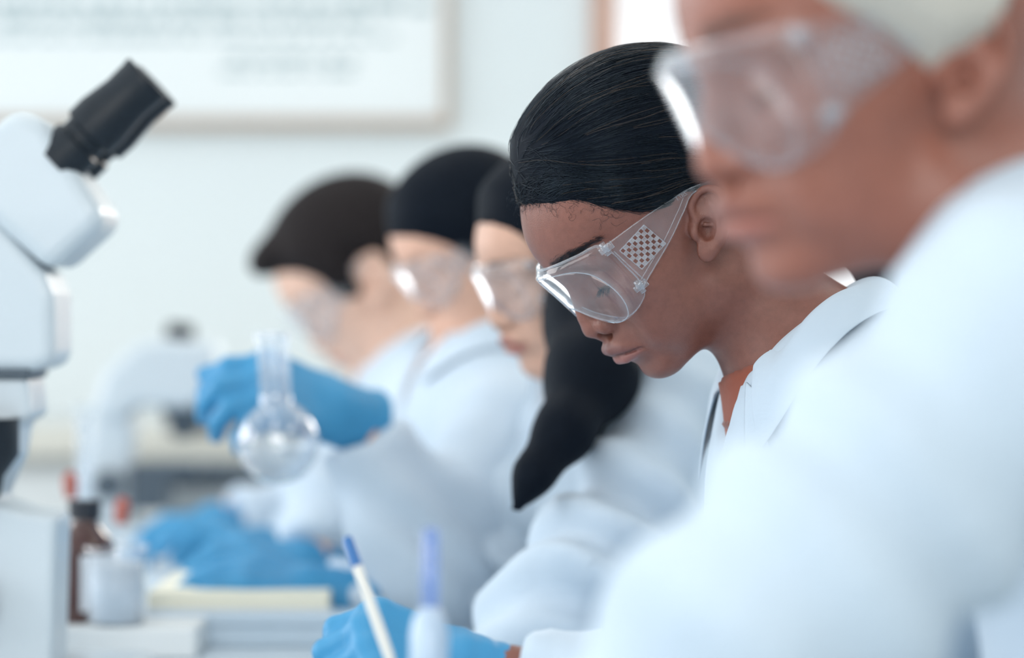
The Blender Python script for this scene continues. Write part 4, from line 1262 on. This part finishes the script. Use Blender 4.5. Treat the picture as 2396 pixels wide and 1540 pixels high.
# ------------------------------------------------------------------ flask in the raised glove
FD = 2.545
fc = npv(at(652, 1036, FD)); ft = npv(at(636, 782, FD)); fax = ft - fc; FL = float(np.linalg.norm(fax))
fl = empty('round_flask', tuple(fc), 'clear round bottomed glass flask held in a blue glove', 'flask')
RB = .043
prof = [(.0005, -RB)] + [(RB*math.cos(a), RB*math.sin(a)) for a in np.radians(np.linspace(-78, 62, 16))] + [(.0165, RB*.98), (.0160, RB*1.2), (.0160, FL-.012), (.018, FL-.006), (.0185, FL-.002), (.017, FL)]
MAT['flask_glass'] = clear_mat('flask_glass', haze=0.14, refl=1.8, ior=1.75)
b_ = mesh_obj('bulb', *lathe(prof, fc, fax, 40), 'flask_glass', fl)
bm = bmesh.new(); bm.from_mesh(b_.data); bm.faces.ensure_lookup_table(); bmesh.ops.delete(bm, geom=[bm.faces[-1]], context='FACES'); bm.to_mesh(b_.data); bm.free()
solidify(b_, .0018)
add('lip', path_tube([npv(ft) + .0185*(np.cos(a)*np.array([1, 0, 0]) + np.sin(a)*np.array([0, 1, 0])) for a in np.linspace(0, 2*math.pi, 28, endpoint=False)], .0022, 6, True), 'lens_edge', fl, smooth=True)
MAT['flask_liquid'] = clear_mat('flask_liquid', tint=(.93, .95, .96), haze=.12, refl=1.2)
lr = RB - .004
mesh_obj('liquid', *lathe([(.0005, -lr)] + [(lr*math.cos(a), lr*math.sin(a)) for a in np.radians(np.linspace(-75, -12, 9))] + [(.001, lr*math.sin(math.radians(-12)))], fc, fax, 32), 'flask_liquid', fl)

# ------------------------------------------------------------------ amber bottle and small things on the bench
MAT['amber'] = plain('amber_glass', hexc(70, 26, 18), 0.12, spec=0.7, noise=0.25, nscale=20, coat=.6)
MAT['label_white'] = plain('paper_label', hexc(232, 238, 244), 0.8, noise=.03)
MAT['cap_black'] = plain('cap_black', (0.012, 0.018, 0.03), 0.45)
BD = 2.55
bz0 = float(at(190, 1452, BD).z); bh = float(at(190, 1170, BD).z) - bz0
bx = float(at(198, 0, BD).x)
# little riser that the bottle and beaker stand on
rs = tag(add('riser_block', boxw(bx-.05, bx+.125, BD-.06, BD+.06, BENCH_Z, bz0), 'cabinet', None, bev=.004), 'low white block under the amber bottle', 'block')
bt = empty('amber_bottle', (bx, BD, bz0), 'brown glass bottle with black cap and white label', 'bottle')
r0 = .032
bo = auto(add('glass', lathe([(.001, 0), (r0-.002, 0), (r0, .004), (r0, bh*.60), (r0*.95, bh*.66), (r0*.6, bh*.76), (.0138, bh*.82), (.0138, bh*.86)], (bx, BD, bz0), (0, 0, 1), 36), 'amber', bt), 60)
auto(add('cap', lathe([(.001, bh*.845), (.0168, bh*.845), (.0170, bh*.99), (.0155, bh), (.001, bh)], (bx, BD, bz0), (0, 0, 1), 36), 'cap_black', bt))
vs, fs = [], []
aa = np.radians(np.linspace(-88, 60, 24))
for h in (.10, .56):
    for a in aa: vs.append((bx + (r0+.0006)*math.cos(a), BD + (r0+.0006)*math.sin(a), bz0 + bh*h))
fs = [(i, i+1, 24+i+1, 24+i) for i in range(23)]
mesh_obj('paper_label', vs, fs, 'label_white', bt)
# beaker with crumpled film beside the bottle
bk = empty('beaker', tuple(at(272, 1452, BD-.03)), 'clear glass beaker standing beside the brown bottle', 'beaker')
kc = npv(at(272, 1452, BD-.03)); kc[2] = bz0; rk = .030; hk = .082
kb = mesh_obj('glass', *lathe([(.001, 0), (rk-.003, 0), (rk, .004), (rk, hk*.9), (rk+.003, hk)], kc, (0, 0, 1), 36), 'glass', bk)
bm = bmesh.new(); bm.from_mesh(kb.data); bm.faces.ensure_lookup_table(); bmesh.ops.delete(bm, geom=[bm.faces[-1]], context='FACES'); bm.to_mesh(kb.data); bm.free()
solidify(kb, .0016)
MAT['milky'] = plain('milky_liquid', hexc(228, 236, 242), .3, noise=.03)
mesh_obj('liquid', *lathe([(.001, .003), (rk-.003, .003), (rk-.002, hk*.78), (.001, hk*.78)], kc, (0, 0, 1), 32), 'milky', bk)
# droppers with pinkish rubber bulbs behind the bottle
MAT['pink_rubber'] = plain('pink_rubber', hexc(180, 106, 96), .6)
for (px, py, qx, qy, where) in ((165, 1135, 178, 1440, 'left of the bottle cap'), (285, 1195, 262, 1440, 'right of the bottle cap')):
    a0 = npv(at(qx, qy, BD+.22)); a1 = npv(at(px, py, BD+.22)); a0[2] = BENCH_Z if False else a0[2]
    dr = empty('dropper', tuple(a0), 'glass dropper with a pinkish rubber bulb, %s' % where, 'dropper')
    ax_ = a1 - a0; Ld = float(np.linalg.norm(ax_))
    auto(add('tube', lathe([(.001, 0), (.002, .002), (.0045, .03), (.0045, Ld-.02), (.001, Ld-.02)], a0, ax_, 14), 'glass', dr))
    auto(add('bulb', lathe([(.001, -.016), (.0065, -.015), (.0075, -.009), (.0090, .0), (.0082, .009), (.005, .014), (.001, .016)], a1, ax_, 18), 'pink_rubber', dr))
# wooden block, note pad, paper
MAT['wood'] = plain('light_wood', hexc(212, 164, 124), .6, noise=.1, nscale=30)
MAT['paper_cream'] = plain('paper_cream', hexc(242, 240, 222), .9, noise=.02)
MAT['paper_white'] = plain('paper_white', hexc(236, 242, 246), .9, noise=.02)
wx = float(at(112, 0, 2.75).x); wz = float(at(105, 1400, 2.75).z)
tag(add('wooden_rack', merge([boxw(wx-.06, wx+.06, 2.72, 2.80, wz, wz+.020), boxw(wx-.06, wx-.045, 2.73, 2.79, BENCH_Z, wz), boxw(wx+.035, wx+.05, 2.73, 2.79, BENCH_Z, wz)]), 'wood', None, bev=.002), 'small light wooden rack left of the brown bottle', 'rack')
pd = empty('note_pad', tuple(at(545, 1400, 2.62)), 'thick cream paper pad under the blue gloved hands', 'pad')
pz = float(at(545, 1385, 2.60).z)
pzx0, pzx1 = float(at(345, 0, 2.6).x), float(at(770, 0, 2.6).x)
add('sheets', boxw(pzx0, pzx1, 2.60, 2.86, pz-.018, pz), 'paper_cream', pd, bev=.002)
add('backing', boxw(pzx0-.002, pzx1+.002, 2.598, 2.862, pz-.021, pz-.018), 'paper_white', pd)
MAT['box_blue'] = plain('box_pale_blue', hexc(196, 214, 228), .5, noise=.03)
fb_ = empty('storage_box', (float((pzx0+pzx1)/2), 2.73, BENCH_Z), 'flat pale blue box under the cream pad', 'box')
add('tray', boxw(pzx0-.03, pzx1+.05, 2.585, 2.88, BENCH_Z, pz-.035), 'box_blue', fb_, bev=.003)
add('lid', boxw(pzx0-.033, pzx1+.053, 2.582, 2.883, pz-.035, pz-.021), 'box_blue', fb_, bev=.003)
# stemmed clear glassware between the microscopes
gx = npv(at(195, 1110, 2.9)); gx[2] = BENCH_Z
gh = float(at(195, 985, 2.9).z) - BENCH_Z
g_ = empty('volumetric_flask', tuple(gx), 'clear thin necked glass flask between the two microscopes', 'flask')
gb = mesh_obj('glass', *lathe([(.001, 0), (.024, 0), (.032, .012), (.033, .03), (.026, .055), (.012, .085), (.0085, .11), (.0085, gh-.004), (.011, gh)], gx, (0, 0, 1), 32), 'glass', g_)
solidify(gb, .0015)
auto(add('stopper', lathe([(.001, gh-.006), (.007, gh-.006), (.009, gh+.004), (.013, gh+.008), (.013, gh+.02), (.001, gh+.022)], gx, (0, 0, 1), 20), 'glass', g_))

# ------------------------------------------------------------------ pen and test tube in the near gloved hand
MAT['pen_white'] = plain('pen_barrel_white', hexc(226, 226, 220), .35, coat=.3)
MAT['pen_blue'] = plain('pen_blue', hexc(30, 104, 170), .35, coat=.3)
pa, pb_ = npv(at(905, 1520, 1.60)), npv(at(812, 1258, 1.63))
pn = empty('ballpoint_pen', tuple(pa), 'white pen with a blue end held in the nearest blue glove', 'pen')
pax = pb_ - pa; PL = float(np.linalg.norm(pax))
auto(add('barrel', lathe([(.0008, -.03), (.002, -.02), (.0036, -.004), (.0038, .01), (.0036, PL*.74), (.0010, PL*.74)], pa, pax, 18), 'pen_white', pn))
auto(add('end_cap', lathe([(.0010, PL*.735), (.0040, PL*.735), (.0040, PL*.96), (.003, PL), (.001, PL)], pa, pax, 18), 'pen_blue', pn))
ta, tb = npv(at(1005, 1470, 1.46)), npv(at(1008, 1235, 1.47))
tt = empty('dropper_pipette', tuple(ta), 'plastic dropper with lavender stem and milky bulb before the nearest blue glove', 'dropper')
tax = tb - ta; TL = float(np.linalg.norm(tax))
MAT['lavender'] = clear_mat('lavender_plastic', tint=(.70, .79, .97), haze=.22, hazecol=(.50, .62, .95))
MAT['milky_plastic'] = plain('milky_plastic', hexc(188, 208, 228), .35, coat=.2)
st_ = mesh_obj('stem', *lathe([(.0004, TL*.05), (.0056, TL*.05), (.0058, TL*.5), (.0054, TL*.93), (.0040, TL), (.0004, TL)], ta, tax, 26), 'lavender', tt)
auto(add('bulb', lathe([(.0005, -.040), (.009, -.036), (.0115, -.022), (.0118, -.004), (.0098, .006), (.0062, .012), (.0005, .013)], ta, tax, 28), 'milky_plastic', tt), 60)
